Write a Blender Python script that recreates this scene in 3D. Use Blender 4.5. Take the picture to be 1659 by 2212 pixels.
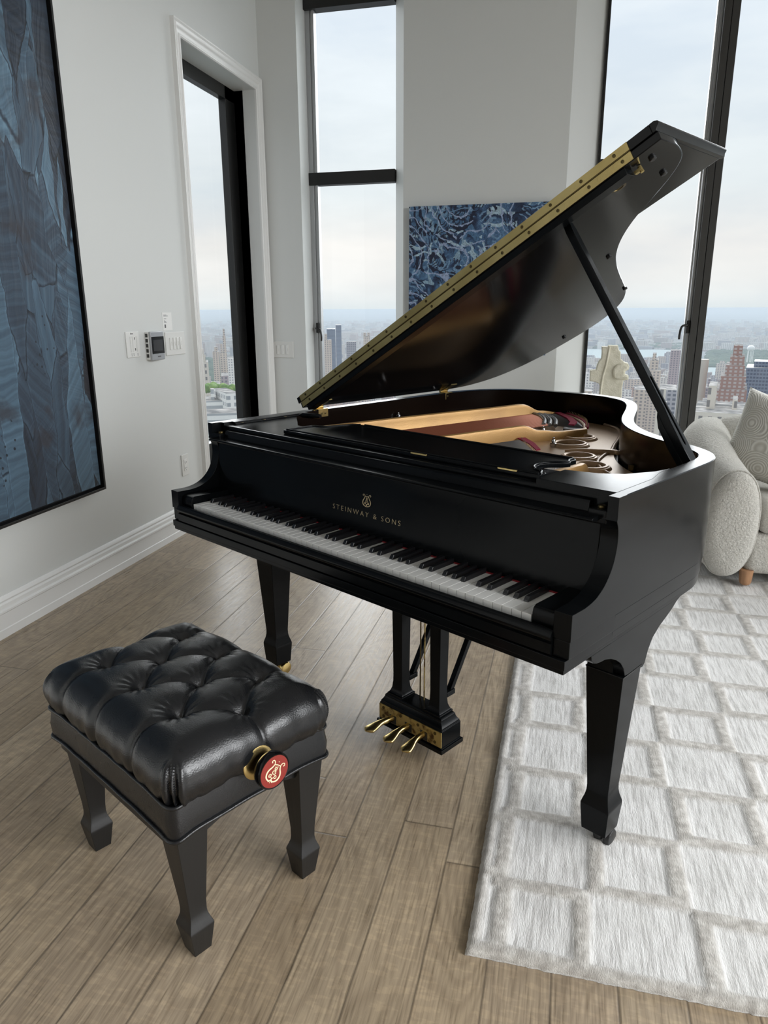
import bpy, bmesh, math, random
from mathutils import Vector, Matrix, noise
R = math.radians
for o in list(bpy.data.objects):
    bpy.data.objects.remove(o)
S = bpy.context.scene
COL = S.collection

# ------------------------------------------------------------------ camera
CAM = Vector((1.10792, -1.95460, 1.27127))
YAW, PITCH, ROLL, FPX = R(-14.275), R(-15.699), R(-0.246), 1560.95
_f = Vector((math.sin(YAW) * math.cos(PITCH), math.cos(YAW) * math.cos(PITCH), math.sin(PITCH)))
_r = Vector((math.cos(YAW), -math.sin(YAW), 0))
_u = _r.cross(_f)
_r2 = math.cos(ROLL) * _r + math.sin(ROLL) * _u
_u2 = -math.sin(ROLL) * _r + math.cos(ROLL) * _u
cd = bpy.data.cameras.new('camera')
cam = bpy.data.objects.new('camera', cd)
COL.objects.link(cam)
M = Matrix((_r2, _u2, -_f)).transposed().to_4x4()
M.translation = CAM
cam.matrix_world = M
cd.sensor_fit = 'HORIZONTAL'
cd.sensor_width = 36
cd.lens = FPX / 1659 * 36
cd.clip_start = 0.05
cd.clip_end = 600000
S.camera = cam

def ray(px, py):
    return _f * 1.0 + _r2 * ((px - 829.5) / FPX) + _u2 * ((1106 - py) / FPX)

# ------------------------------------------------------------------ view + world
S.view_settings.view_transform = 'Standard'
S.view_settings.look = 'None'
S.view_settings.exposure = 0.0
S.view_settings.gamma = 1.0
S.view_settings.use_curve_mapping = False
S.cycles.volume_bounces = 2
S.cycles.transparent_max_bounces = 24

W = bpy.data.worlds.new('sky')
S.world = W
W.use_nodes = True
nt = W.node_tree
nt.nodes.clear()
def N(t, kind, **kw):
    n = t.nodes.new(kind)
    for k, v in kw.items():
        if k.startswith('i_'):
            n.inputs[k[2:].replace('_', ' ')].default_value = v
        else:
            setattr(n, k, v)
    return n
def ramp(t, stops, interp='LINEAR'):
    n = t.nodes.new('ShaderNodeValToRGB')
    cr = n.color_ramp
    cr.interpolation = interp
    while len(cr.elements) < len(stops):
        cr.elements.new(0.5)
    for e, (p, c) in zip(cr.elements, stops):
        e.position = p
        e.color = (c[0], c[1], c[2], 1)
    return n
tc = N(nt, 'ShaderNodeTexCoord')
sep = N(nt, 'ShaderNodeSeparateXYZ')
nt.links.new(tc.outputs['Generated'], sep.inputs[0])
# overcast gradient by elevation
gr = ramp(nt, [(0.0, (.66, .70, .72)), (0.012, (.73, .745, .75)), (0.035, (.76, .75, .74)), (0.08, (.79, .765, .745)), (0.14, (.71, .745, .765)),
               (0.30, (.74, .785, .835)), (0.45, (.86, .885, .93)), (1.0, (.93, .95, .98))])
nt.links.new(sep.outputs['Z'], gr.inputs[0])
mp = N(nt, 'ShaderNodeMapping')
mp.inputs['Scale'].default_value = (1.6, 1.6, 6.0)
nt.links.new(tc.outputs['Generated'], mp.inputs[0])
cl = N(nt, 'ShaderNodeTexNoise')
cl.inputs['Scale'].default_value = 1.7
cl.inputs['Detail'].default_value = 5
cl.inputs['Roughness'].default_value = .55
nt.links.new(mp.outputs[0], cl.inputs[0])
cr2 = ramp(nt, [(0.32, (.90, .93, .97)), (0.5, (1.03, 1.03, 1.03)), (0.68, (1.13, 1.12, 1.11))])
nt.links.new(cl.outputs[0], cr2.inputs[0])
mx = N(nt, 'ShaderNodeMixRGB', blend_type='MULTIPLY')
mx.inputs[0].default_value = 1
nt.links.new(gr.outputs[0], mx.inputs[1])
nt.links.new(cr2.outputs[0], mx.inputs[2])
bg = N(nt, 'ShaderNodeBackground')
bg.inputs['Strength'].default_value = 1.22
nt.links.new(mx.outputs[0], bg.inputs[0])
wo = N(nt, 'ShaderNodeOutputWorld')
nt.links.new(bg.outputs[0], wo.inputs[0])

# ------------------------------------------------------------------ daylight entering the windows behind and beside the camera
def area(name, loc, rot, sx, sy, power, color=(1, 1, 1)):
    l = bpy.data.lights.new(name, 'AREA')
    l.shape = 'RECTANGLE'
    l.size = sx
    l.size_y = sy
    l.energy = power
    l.color = color
    o = bpy.data.objects.new(name, l)
    COL.objects.link(o)
    o.location = loc
    o.rotation_euler = rot
    return o
ROOM_R, ROOM_B, CEIL = 5.6, -6.2, 3.62
for yy, pw_ in ((-4.9, 150), (-2.95, 130), (-1.0, 62), (.95, 42)):
    area('daylight_right', (ROOM_R + .95, yy, 2.55), (0, R(56), 0), 2.2, 1.85, pw_, (.97, .985, 1.0)).data.spread = R(112)

sl = bpy.data.lights.new('bright_overcast', 'SUN'); sl.energy = 6.2; sl.angle = R(80); sl.color = (.98, .985, 1.0)
so_ = bpy.data.objects.new('bright_overcast', sl); COL.objects.link(so_); so_.rotation_euler = (R(-60), 0, R(6))

# ------------------------------------------------------------------ helpers
def link(o, parent=None):
    COL.objects.link(o)
    if parent is not None:
        o.parent = parent
    return o
def mobj(name, me, mat, parent=None, smooth=False):
    o = bpy.data.objects.new(name, me)
    if mat is not None:
        for m in (mat if isinstance(mat, (list, tuple)) else [mat]):
            me.materials.append(m)
    if smooth:
        for p in me.polygons:
            p.use_smooth = True
    return link(o, parent)
def smooth_angle(me, deg=35):
    me.update()
    for p in me.polygons:
        p.use_smooth = True
    bm = bmesh.new(); bm.from_mesh(me)
    for e in bm.edges:
        if len(e.link_faces) == 2 and e.calc_face_angle(0) > R(deg):
            e.smooth = False
    bm.to_mesh(me); bm.free()
def mk(verts, faces):
    me = bpy.data.meshes.new('m')
    me.from_pydata([tuple(v) for v in verts], [], faces)
    me.update()
    return me
def weighted(o):
    m_ = o.modifiers.new('weighted_normal', 'WEIGHTED_NORMAL'); m_.keep_sharp = True; m_.weight = 100
    return o
class MB:
    """collects simple solids into one mesh"""
    def __init__(s):
        s.v = []; s.f = []
    def add(s, vs, fs):
        b = len(s.v)
        s.v += [Vector(v) for v in vs]
        s.f += [tuple(i + b for i in f) for f in fs]
        return s
    def box(s, x0, y0, z0, x1, y1, z1):
        vs = [(x0, y0, z0), (x1, y0, z0), (x1, y1, z0), (x0, y1, z0), (x0, y0, z1), (x1, y0, z1), (x1, y1, z1), (x0, y1, z1)]
        return s.add(vs, [(0, 3, 2, 1), (4, 5, 6, 7), (0, 1, 5, 4), (1, 2, 6, 5), (2, 3, 7, 6), (3, 0, 4, 7)])
    def prism_x(s, prof, x0, x1):            # profile in (y,z), extruded in x
        n = len(prof)
        vs = [(x0, p[0], p[1]) for p in prof] + [(x1, p[0], p[1]) for p in prof]
        fs = [tuple(range(n - 1, -1, -1)), tuple(range(n, 2 * n))] + [(i, (i + 1) % n, n + (i + 1) % n, n + i) for i in range(n)]
        return s.add(vs, fs)
    def prism_z(s, prof, z0, z1):
        n = len(prof)
        vs = [(p[0], p[1], z0) for p in prof] + [(p[0], p[1], z1) for p in prof]
        fs = [tuple(range(n - 1, -1, -1)), tuple(range(n, 2 * n))] + [(i, (i + 1) % n, n + (i + 1) % n, n + i) for i in range(n)]
        return s.add(vs, fs)
    def loft(s, rings, closed=True, cap=True):
        n = len(rings[0]); b = []
        vs = [v for r in rings for v in r]
        fs = []
        for k in range(len(rings) - 1):
            for i in range(n if closed else n - 1):
                j = (i + 1) % n
                fs.append((k * n + i, k * n + j, (k + 1) * n + j, (k + 1) * n + i))
        if cap:
            fs.append(tuple(range(n - 1, -1, -1)))
            fs.append(tuple(range((len(rings) - 1) * n, len(rings) * n)))
        return s.add(vs, fs)
    def lathe(s, prof, c=(0, 0, 0), seg=24, axis='Z'):
        rings = []
        for r, h in prof:
            ring = []
            for i in range(seg):
                a = 2 * math.pi * i / seg
                if axis == 'Z': p = (c[0] + r * math.cos(a), c[1] + r * math.sin(a), c[2] + h)
                elif axis == 'X': p = (c[0] + h, c[1] + r * math.cos(a), c[2] + r * math.sin(a))
                else: p = (c[0] + r * math.sin(a), c[1] + h, c[2] + r * math.cos(a))
                ring.append(p)
            rings.append(ring)
        return s.loft(rings)
    def tube(s, pts, r, seg=8, closed=False):
        pts = [Vector(p) for p in pts]
        rad = r if isinstance(r, (list, tuple)) else [r] * len(pts)
        rings = []; up = None
        for i, p in enumerate(pts):
            if closed: t = pts[(i + 1) % len(pts)] - pts[i - 1]
            else: t = pts[min(i + 1, len(pts) - 1)] - pts[max(i - 1, 0)]
            t.normalize()
            if up is None:
                up = Vector((0, 0, 1)) if abs(t.z) < .9 else Vector((1, 0, 0))
            a = (up - t * up.dot(t)).normalized(); bb = t.cross(a); up = a
            rings.append([p + (a * math.cos(2 * math.pi * k / seg) + bb * math.sin(2 * math.pi * k / seg)) * rad[i] for k in range(seg)])
        if closed:
            rings.append(rings[0])
            return s.loft(rings, cap=False)
        return s.loft(rings)
    def xf(s, m):
        s.v = [m @ v for v in s.v]
        return s
    def mesh(s, bevel=0, seg=2, angle=30, fixn=True, ef=None):
        me = bpy.data.meshes.new('m')
        me.from_pydata([tuple(v) for v in s.v], [], s.f)
        bm = bmesh.new(); bm.from_mesh(me)
        if fixn:
            bmesh.ops.recalc_face_normals(bm, faces=bm.faces)
        if bevel:
            es = [e for e in bm.edges if len(e.link_faces) == 2 and e.calc_face_angle(0) > R(angle) and (ef is None or ef((e.verts[0].co + e.verts[1].co) / 2))]
            bmesh.ops.bevel(bm, geom=es, offset=bevel, segments=seg, affect='EDGES', profile=.5, clamp_overlap=True)
        bm.to_mesh(me); bm.free()
        return me
    def build(s, name, mat, parent=None, bevel=0, seg=2, smooth=None, angle=30, shift=None, ef=None):
        if shift: s.xf(Matrix.Translation(shift))
        me = s.mesh(bevel, seg, angle, ef=ef)
        if smooth: smooth_angle(me, smooth)
        elif bevel: smooth_angle(me, 50)
        o = mobj(name, me, mat, parent)
        if bevel and not smooth: weighted(o)
        return o
def flat(outlines, ext, bev=0.0, M4=None, res=1):
    """solid plate from closed outlines (holes allowed) in local xy, centred on z=0"""
    cu = bpy.data.curves.new('c', 'CURVE'); cu.dimensions = '2D'; cu.fill_mode = 'BOTH'
    for ol in outlines:
        sp = cu.splines.new('POLY'); sp.points.add(len(ol) - 1)
        for p, q in zip(sp.points, ol): p.co = (q[0], q[1], 0, 1)
        sp.use_cyclic_u = True
    cu.extrude = ext / 2 - bev; cu.bevel_depth = bev; cu.bevel_resolution = res
    cu.offset = -bev
    o = bpy.data.objects.new('c', cu); COL.objects.link(o)
    bpy.context.view_layer.update()
    me = bpy.data.meshes.new_from_object(o.evaluated_get(bpy.context.evaluated_depsgraph_get()))
    bpy.data.objects.remove(o); bpy.data.curves.remove(cu)
    if M4 is not None: me.transform(M4)
    smooth_angle(me, 40)
    return me
def catmull(P, n=8, closed=False):
    P = [Vector(p) for p in P]; out = []
    m = len(P)
    for i in range(m if closed else m - 1):
        if closed: a, b, c, d = P[i - 1], P[i], P[(i + 1) % m], P[(i + 2) % m]
        else: a, b, c, d = P[max(i - 1, 0)], P[i], P[i + 1], P[min(i + 2, m - 1)]
        for k in range(n):
            t = k / n
            out.append(.5 * ((2 * b) + (c - a) * t + (2 * a - 5 * b + 4 * c - d) * t * t + (-a + 3 * b - 3 * c + d) * t ** 3))
    if not closed: out.append(P[-1])
    return out
def tag(o, label, cat, group=None, kind=None):
    if label: o['label'] = label
    if cat: o['category'] = cat
    if group: o['group'] = group
    if kind: o['kind'] = kind
    return o
def struct(o, label=None):
    o['kind'] = 'structure'
    if label: o['label'] = label
    return o
def empty(name, loc, rz=0, label=None, cat=None, group=None):
    o = bpy.data.objects.new(name, None); COL.objects.link(o)
    o.location = loc; o.rotation_euler = (0, 0, rz); o.empty_display_size = .1
    return tag(o, label, cat, group)

# ------------------------------------------------------------------ materials
def mat(name, col, rough=.5, metal=0, spec=.5, coat=0, coat_r=.1, bump=None, var=None, rvar=None, sheen=0, ior=None):
    """bump=(scale,strength[,detail,stretch]) ; var=(scale, colour2, lo, hi[,stretch])"""
    m = bpy.data.materials.new(name); m.use_nodes = True
    t = m.node_tree; b = t.nodes['Principled BSDF']
    b.inputs['Base Color'].default_value = (*col, 1)
    b.inputs['Roughness'].default_value = rough
    b.inputs['Metallic'].default_value = metal
    b.inputs['Specular IOR Level'].default_value = spec
    b.inputs['Coat Weight'].default_value = coat
    if ior: b.inputs['IOR'].default_value = ior
    b.inputs['Coat Roughness'].default_value = coat_r
    if sheen: b.inputs['Sheen Weight'].default_value = sheen
    co = N(t, 'ShaderNodeTexCoord')
    def noise_(scale, detail=3, stretch=None):
        n = N(t, 'ShaderNodeTexNoise'); n.inputs['Scale'].default_value = scale; n.inputs['Detail'].default_value = detail
        mpp = N(t, 'ShaderNodeMapping')
        if stretch: mpp.inputs['Scale'].default_value = stretch
        t.links.new(co.outputs['Object'], mpp.inputs[0]); t.links.new(mpp.outputs[0], n.inputs[0])
        return n
    if var:
        n = noise_(var[0], 4, var[4] if len(var) > 4 else None)
        r_ = ramp(t, [(var[2], col), (var[3], var[1])])
        t.links.new(n.outputs[0], r_.inputs[0]); t.links.new(r_.outputs[0], b.inputs['Base Color'])
    if bump:
        n = noise_(bump[0], bump[2] if len(bump) > 2 else 3, bump[3] if len(bump) > 3 else None)
        bp = N(t, 'ShaderNodeBump'); bp.inputs['Strength'].default_value = bump[1]; bp.inputs['Distance'].default_value = .01
        t.links.new(n.outputs[0], bp.inputs['Height']); t.links.new(bp.outputs[0], b.inputs['Normal'])
    if rvar:
        n = noise_(rvar[0], 3, rvar[3] if len(rvar) > 3 else None)
        r_ = ramp(t, [(.3, (rvar[1],) * 3), (.7, (rvar[2],) * 3)])
        t.links.new(n.outputs[0], r_.inputs[0]); t.links.new(r_.outputs[0], b.inputs['Roughness'])
    return m
m_wall = mat('wall_paint', (.70, .715, .70), .62, bump=(180, .02))
m_trim = mat('trim_paint', (.80, .80, .785), .38)
m_ceil = mat('ceiling_paint', (.45, .45, .45), .7)
m_ebony = mat('ebony_satin', (.0035, .0042, .0048), .2, ior=1.22, rvar=(5, .15, .25, (1, 1, 5)))
m_ebony_in = mat('ebony_inner', (.004, .004, .0045), .13, ior=1.32)
m_edge = mat('brown_black_inner', (.004, .002, .0013), .2, ior=1.28)
m_white_key = mat('white_key', (.80, .80, .78), .18)
m_gap = mat('key_gap', (.05, .05, .05), .6)
m_black_key = mat('black_key', (.008, .008, .009), .28)
m_brass = mat('brass', (.62, .47, .20), .26, 1, bump=(60, .05))
m_brass_hinge = mat('hinge_brass', (.60, .47, .20), .38, 1, var=(9, (.50, .38, .15), .4, .65), bump=(220, .06, 3, (1, .05, 1)))
m_brass_old = mat('tarnished_brass', (.50, .38, .15), .42, .85, var=(38, (.10, .055, .02), .52, .66), bump=(90, .1))
m_screw = mat('screw_metal', (.12, .09, .04), .35, 1)
m_chrome = mat('nickel', (.55, .55, .56), .16, 1)
m_plate = mat('gold_plate_paint', (.50, .29, .10), .42, .35, spec=.5, coat=.1, coat_r=.3, bump=(240, .08), var=(5, (.40, .225, .08), .4, .7))
m_plate_dk = mat('bronze_plate_paint', (.50, .33, .19), .40, .3, spec=.5, coat=.15, coat_r=.25, bump=(240, .06), var=(4, (.40, .25, .13), .4, .7))
m_wood_in = mat('soundboard_wood', (.05, .026, .012), .3)
m_felt = mat('red_felt', (.30, .012, .045), .9, bump=(400, .3))
m_felt_k = mat('key_felt', (.22, .008, .015), .9)
m_copper = mat('copper_string', (.42, .15, .085), .42, .8)
m_steel = mat('steel_string', (.30, .30, .30), .3, 1)
m_bridge = mat('bridge_wood', (.10, .10, .10), .4, var=(90, (.22, .22, .21), .45, .6, (1, .2, 1)))
m_leather = mat('black_leather', (.008, .0085, .0095), .27, spec=.55, bump=(330, .10, 4), rvar=(9, .22, .34))
m_bench_wood = mat('bench_wood', (.010, .010, .010), .38, bump=(60, .05, 3, (1, 1, .1)))
m_gilt = mat('gold_lettering', (.58, .45, .27), .35, .9)
m_emblem = mat('cream_emblem', (.90, .78, .50), .5)
m_red = mat('red_enamel', (.25, .025, .018), .3)
m_frame = mat('bronze_aluminium', (.022, .022, .021), .38, .4)
m_frame2 = mat('grey_frame', (.042, .041, .038), .5, .2)
m_black = mat('black_plastic', (.008, .008, .008), .35)
m_sash = mat('silver_sash', (.42, .43, .44), .35, .5)
m_plastic = mat('white_plastic', (.74, .74, .715), .42)
m_plastic2 = mat('white_paddle', (.80, .80, .775), .35)
m_print = mat('print_ink', (.10, .10, .10), .6)
m_silver = mat('silver_plastic', (.42, .43, .45), .3, .5)
m_screen = mat('dark_screen', (.006, .006, .007), .12)
m_screen2 = mat('dim_screen', (.035, .035, .038), .2)
m_card = mat('paper_card', (.84, .84, .82), .6)
m_stone = mat('cream_stone', (.78, .75, .62), .75, bump=(120, .35, 6), var=(30, (.68, .65, .52), .42, .62))
m_legwood = mat('ash_wood', (.42, .23, .12), .45, var=(14, (.34, .18, .09), .4, .6, (6, 6, .6)))
m_slab_canvas = mat('canvas_edge', (.55, .54, .50), .7)

def glass_mat():
    m = bpy.data.materials.new('window_glass'); m.use_nodes = True
    t = m.node_tree; t.nodes.clear()
    tr = N(t, 'ShaderNodeBsdfTransparent'); tr.inputs[0].default_value = (.96, .975, .975, 1)
    gl = N(t, 'ShaderNodeBsdfGlossy'); gl.inputs['Roughness'].default_value = .01
    fr = N(t, 'ShaderNodeFresnel'); fr.inputs[0].default_value = 1.45
    mxx = N(t, 'ShaderNodeMixShader'); ou = N(t, 'ShaderNodeOutputMaterial')
    ge = N(t, 'ShaderNodeNewGeometry'); inv = N(t, 'ShaderNodeMath', operation='SUBTRACT'); inv.inputs[0].default_value = 1; t.links.new(ge.outputs['Backfacing'], inv.inputs[1])
    mu = N(t, 'ShaderNodeMath', operation='MULTIPLY'); t.links.new(fr.outputs[0], mu.inputs[0]); t.links.new(inv.outputs[0], mu.inputs[1])
    t.links.new(mu.outputs[0], mxx.inputs[0]); t.links.new(tr.outputs[0], mxx.inputs[1]); t.links.new(gl.outputs[0], mxx.inputs[2])
    t.links.new(mxx.outputs[0], ou.inputs[0])
    return m
m_glass = glass_mat()

def floor_mat():
    m = bpy.data.materials.new('oak_planks'); m.use_nodes = True
    t = m.node_tree; b = t.nodes['Principled BSDF']; L = t.links.new
    co = N(t, 'ShaderNodeTexCoord'); sp = N(t, 'ShaderNodeSeparateXYZ'); L(co.outputs['Object'], sp.inputs[0])
    def math_(op, a, bb=None, c=None):
        n = N(t, 'ShaderNodeMath', operation=op)
        for i, v in enumerate((a, bb, c)):
            if v is None: continue
            if isinstance(v, (int, float)): n.inputs[i].default_value = v
            else: L(v, n.inputs[i])
        return n.outputs[0]
    px = math_('DIVIDE', math_('SUBTRACT', sp.outputs['X'], .893), .1265)
    ix = math_('FLOOR', px); fx = math_('FRACT', px)
    wn = N(t, 'ShaderNodeTexWhiteNoise', noise_dimensions='1D'); L(ix, wn.inputs['W'])
    py = math_('ADD', math_('DIVIDE', sp.outputs['Y'], 2.1), math_('MULTIPLY', wn.outputs['Value'], 7.3))
    iy = math_('FLOOR', py); fy = math_('FRACT', py)
    cb = N(t, 'ShaderNodeCombineXYZ'); L(ix, cb.inputs[0]); L(iy, cb.inputs[1])
    w2 = N(t, 'ShaderNodeTexWhiteNoise', noise_dimensions='3D'); L(cb.outputs[0], w2.inputs['Vector'])
    base = ramp(t, [(0, (.31, .238, .160)), (.35, (.355, .280, .193)), (.7, (.335, .263, .186)), (1, (.40, .322, .23))])
    L(w2.outputs['Value'], base.inputs[0])
    # grain : stretched noise, offset per plank
    off = N(t, 'ShaderNodeVectorMath', operation='MULTIPLY_ADD')
    off.inputs[1].default_value = (13, 17, 5)
    L(w2.outputs['Color'], off.inputs[0]); L(co.outputs['Object'], off.inputs[2])
    mp1 = N(t, 'ShaderNodeMapping'); mp1.inputs['Scale'].default_value = (1, .045, 1); L(off.outputs[0], mp1.inputs[0])
    n1 = N(t, 'ShaderNodeTexNoise'); n1.inputs['Scale'].default_value = 230; n1.inputs['Detail'].default_value = 4; L(mp1.outputs[0], n1.inputs[0])
    g1 = ramp(t, [(.30, (.70, .69, .67)), (.5, (1, 1, 1)), (.72, (1.16, 1.16, 1.15))]); L(n1.outputs[0], g1.inputs[0])
    # cathedral figure
    mp2 = N(t, 'ShaderNodeMapping'); mp2.inputs['Scale'].default_value = (1, .20, 1); L(off.outputs[0], mp2.inputs[0])
    n2 = N(t, 'ShaderNodeTexNoise'); n2.inputs['Scale'].default_value = 4.0; n2.inputs['Detail'].default_value = 2; L(mp2.outputs[0], n2.inputs[0])
    w = math_('SINE', math_('MULTIPLY', n2.outputs[0], 190))
    g2 = ramp(t, [(0, (.90, .89, .88)), (.5, (1, 1, 1)), (1, (1.07, 1.07, 1.06))])
    L(math_('MULTIPLY_ADD', w, .5, .5), g2.inputs[0])
    # quartersawn flecks
    mp3 = N(t, 'ShaderNodeMapping'); mp3.inputs['Scale'].default_value = (1, 3.2, 1); mp3.inputs['Rotation'].default_value = (0, 0, .25); L(off.outputs[0], mp3.inputs[0])
    n3 = N(t, 'ShaderNodeTexNoise'); n3.inputs['Scale'].default_value = 26; n3.inputs['Detail'].default_value = 3; L(mp3.outputs[0], n3.inputs[0])
    g3 = ramp(t, [(.52, (1, 1, 1)), (.60, (1.13, 1.12, 1.10))]); L(n3.outputs[0], g3.inputs[0])
    n4 = N(t, 'ShaderNodeTexNoise'); n4.inputs['Scale'].default_value = 2.2; L(off.outputs[0], n4.inputs[0])
    g4 = ramp(t, [(.3, (.90, .90, .90)), (.7, (1.08, 1.08, 1.08))]); L(n4.outputs[0], g4.inputs[0])
    c = base.outputs[0]
    for g in (g1, g2, g3, g4):
        k = N(t, 'ShaderNodeMixRGB', blend_type='MULTIPLY'); k.inputs[0].default_value = 1
        L(c, k.inputs[1]); L(g.outputs[0], k.inputs[2]); c = k.outputs[0]
    # seams
    dx = math_('MULTIPLY', math_('MINIMUM', fx, math_('SUBTRACT', 1, fx)), .1265)
    dy = math_('MULTIPLY', math_('MINIMUM', fy, math_('SUBTRACT', 1, fy)), 2.1)
    seam = math_('MINIMUM', dx, dy)
    sr = ramp(t, [(0, (.42, .42, .42)), (.0009, (.66, .66, .66)), (.0016, (1, 1, 1))]); L(seam, sr.inputs[0])
    k = N(t, 'ShaderNodeMixRGB', blend_type='MULTIPLY'); k.inputs[0].default_value = 1
    L(c, k.inputs[1]); L(sr.outputs[0], k.inputs[2]); L(k.outputs[0], b.inputs['Base Color'])
    bp = N(t, 'ShaderNodeBump'); bp.inputs['Strength'].default_value = .22; bp.inputs['Distance'].default_value = .004
    hs = math_('ADD', math_('MULTIPLY', n1.outputs[0], .35), sr.outputs[0]); L(hs, bp.inputs['Height']); L(bp.outputs[0], b.inputs['Normal'])
    rr = ramp(t, [(.3, (.27,) * 3), (.7, (.38,) * 3)]); L(n1.outputs[0], rr.inputs[0]); L(rr.outputs[0], b.inputs['Roughness'])
    b.inputs['Specular IOR Level'].default_value = .5
    return m
m_floor = floor_mat()

# ------------------------------------------------------------------ room shell
XL, YB, YG = -1.052, 3.158, 3.333
floor = struct(MB().box(XL - .5, ROOM_B - .3, -.12, ROOM_R + .3, YG + .25, 0).build('floor', m_floor))
struct(MB().box(XL - .5, ROOM_B - .3, CEIL, ROOM_R + .3, YG + .25, CEIL + .12).build('ceiling', m_ceil))
WY0, WY1, WZ1 = 2.077, 3.07, 2.683           # tall opening in the left wall
b = MB()
b.box(XL - .15, ROOM_B - .3, 0, XL, WY0, CEIL).box(XL - .15, WY1, 0, XL, YG + .2, CEIL).box(XL - .15, WY0, WZ1, XL, WY1, CEIL)
struct(b.build('wall_left', m_wall))
# back wall: pier beside the corner, column with splayed sides, strips below and above the glass
SILL = .354
b = MB()
b.prism_z([(XL - .15, YB), (-.776, YB), (-.776, YG + .16), (XL - .15, YG + .16)], 0, CEIL)
b.prism_z([(-.147, YG + .02), (-.05, YB), (1.011, YB), (1.197, YG + .02), (1.197, YG + .16), (-.147, YG + .16)], 0, CEIL)
b.box(-.776, YB + .04, 0, -.147, YG + .16, SILL - .02).box(1.197, YB + .04, 0, ROOM_R + .2, YG + .16, SILL - .02)
b.box(-.776, YG - .06, 3.29, -.147, YG + .16, CEIL).box(1.197, YG - .06, 3.29, ROOM_R + .2, YG + .16, CEIL)
struct(b.build('wall_back', m_wall))
b = MB()
b.box(-.776, YB + .01, SILL - .02, -.147, YG + .03, SILL)
struct(b.build('trim_4', m_trim, bevel=.003))
struct(MB().box(1.09, YB + .01, SILL - .02, ROOM_R, YG + .03, SILL).build('trim_5', m_trim, bevel=.003))
# right and rear walls, with tall window openings that the photograph does not show but that light the room
b = MB()
b.box(ROOM_R, ROOM_B - .3, 0, ROOM_R + .2, YG + .2, .42).box(ROOM_R, ROOM_B - .3, 3.38, ROOM_R + .2, YG + .2, CEIL)
for y0, y1 in ((ROOM_B - .3, -5.8), (-4.0, -3.85), (-2.05, -1.9), (-.1, .05), (1.85, 1.9), (2.6, YG + .2)):
    b.box(ROOM_R, y0, .42, ROOM_R + .2, y1, 3.38)
struct(b.build('wall_right', m_wall))
b = MB()
b.box(XL - .2, ROOM_B - .2, 0, ROOM_R + .2, ROOM_B, CEIL)
struct(b.build('wall_rear', mat('rear_wall_paint', (.20, .19, .18), .6)))

# baseboards: stepped moulding profile (depth, height)
bp = [(0, 0), (.020, 0), (.020, .034), (.017, .037), (.017, .098), (.024, .104), (.024, .112), (.015, .118), (.015, .134), (.010, .142), (.014, .150), (.010, .160), (.004, .166), (0, .166)]
def base_run(name, p0, p1, nrm):
    p0, p1, nrm = Vector((*p0, 0)), Vector((*p1, 0)), Vector((*nrm, 0))
    rings = [[p + nrm * d + Vector((0, 0, h)) for d, h in bp] for p in (p0, p1)]
    me = MB().loft(rings).mesh(); smooth_angle(me, 25)
    return struct(mobj(name, me, m_trim))
base_run('baseboard_left', (XL, ROOM_B), (XL, WY0 - .075), (1, 0))
base_run('baseboard_back', (-.03, YB), (.99, YB), (0, -1))
base_run('baseboard_right', (ROOM_R, ROOM_B), (ROOM_R, YG), (-1, 0))
base_run('baseboard_rear', (XL, ROOM_B), (ROOM_R, ROOM_B), (0, 1))

# casing round the tall left opening
def casing():
    prof = [(0, 0), (0, .012), (.006, .018), (.012, .018), (.018, .012), (.030, .012), (.040, .016), (.050, .024), (.058, .026), (.064, .020), (.072, .026), (.078, .026), (.078, 0)]
    path = [(WY0, 0), (WY0, WZ1), (WY1, WZ1), (WY1, 0)]
    rings = []
    for i, (y, z) in enumerate(path):
        oy = -1 if i < 2 else 1; oz = 0 if i in (0, 3) else 1
        rings.append([(XL + h, y + oy * d, z + oz * d) for d, h in prof])
    me = MB().loft(rings).mesh(); smooth_angle(me, 25)
    return struct(mobj('trim_1', me, m_trim))
casing()
b = MB()
XF = -1.20
b.box(XF - .02, WY0, 0, XL, WY0 - .012, WZ1).box(XF - .02, WY1, 0, XL - .085, WY1 + .012, WZ1)
struct(b.build('trim_2', m_trim))

def window(idx, parts):
    e = bpy.data.objects.new('window_%d' % idx, None); COL.objects.link(e); e['kind'] = 'structure'
    for name, bb, mt, bv in parts:
        bb.build(name, mt, e, bevel=bv)
    return e
# window 1: black-framed glazing inside the left opening
fr1 = MB().box(XF - .05, 2.93, 0, XF, WY1 + .01, WZ1 + .05).box(XF - .05, WY0 - .05, 0, XF, WY0 + .10, WZ1 + .05)
fr1.box(XF - .05, WY0, 2.605, XF, WY1, WZ1 + .05).box(XF - .05, WY0, 0, XF, WY1, .40)
fr1b = MB().box(XF, WY0, .40, XF + .05, WY1, .425)
w1 = window(1, [('window_frame', fr1, m_black, .002), ('sill', fr1b, m_frame, .002), ('pane', MB().box(XF - .03, 2.15, .40, XF - .024, 2.94, 2.61), m_glass, 0)])
# window 2: narrow window by the corner
fz0, fz1, ftr0, ftr1 = SILL, 3.29, 2.118, 2.200
s = MB().box(-.776, YG, fz0, -.742, YG + .06, fz1)
s.box(-.742, YG + .008, fz0, -.728, YG + .055, fz1).box(-.728, YG - .004, fz0, -.712, YG + .05, fz1)
blk = MB().box(-.776, YG - .012, ftr0, -.147, YG + .06, ftr1).box(-.776, YG - .03, 3.20, -.147, YG + .06, fz1)
blk.box(-.776, YG, fz0, -.147, YG + .06, fz0 + .05)
w2 = window(2, [('sash', s, m_sash, .002), ('transom', blk, m_black, .003), ('pane', MB().box(-.712, YG + .03, fz0 + .05, -.148, YG + .036, 3.2), m_glass, 0)])
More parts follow.
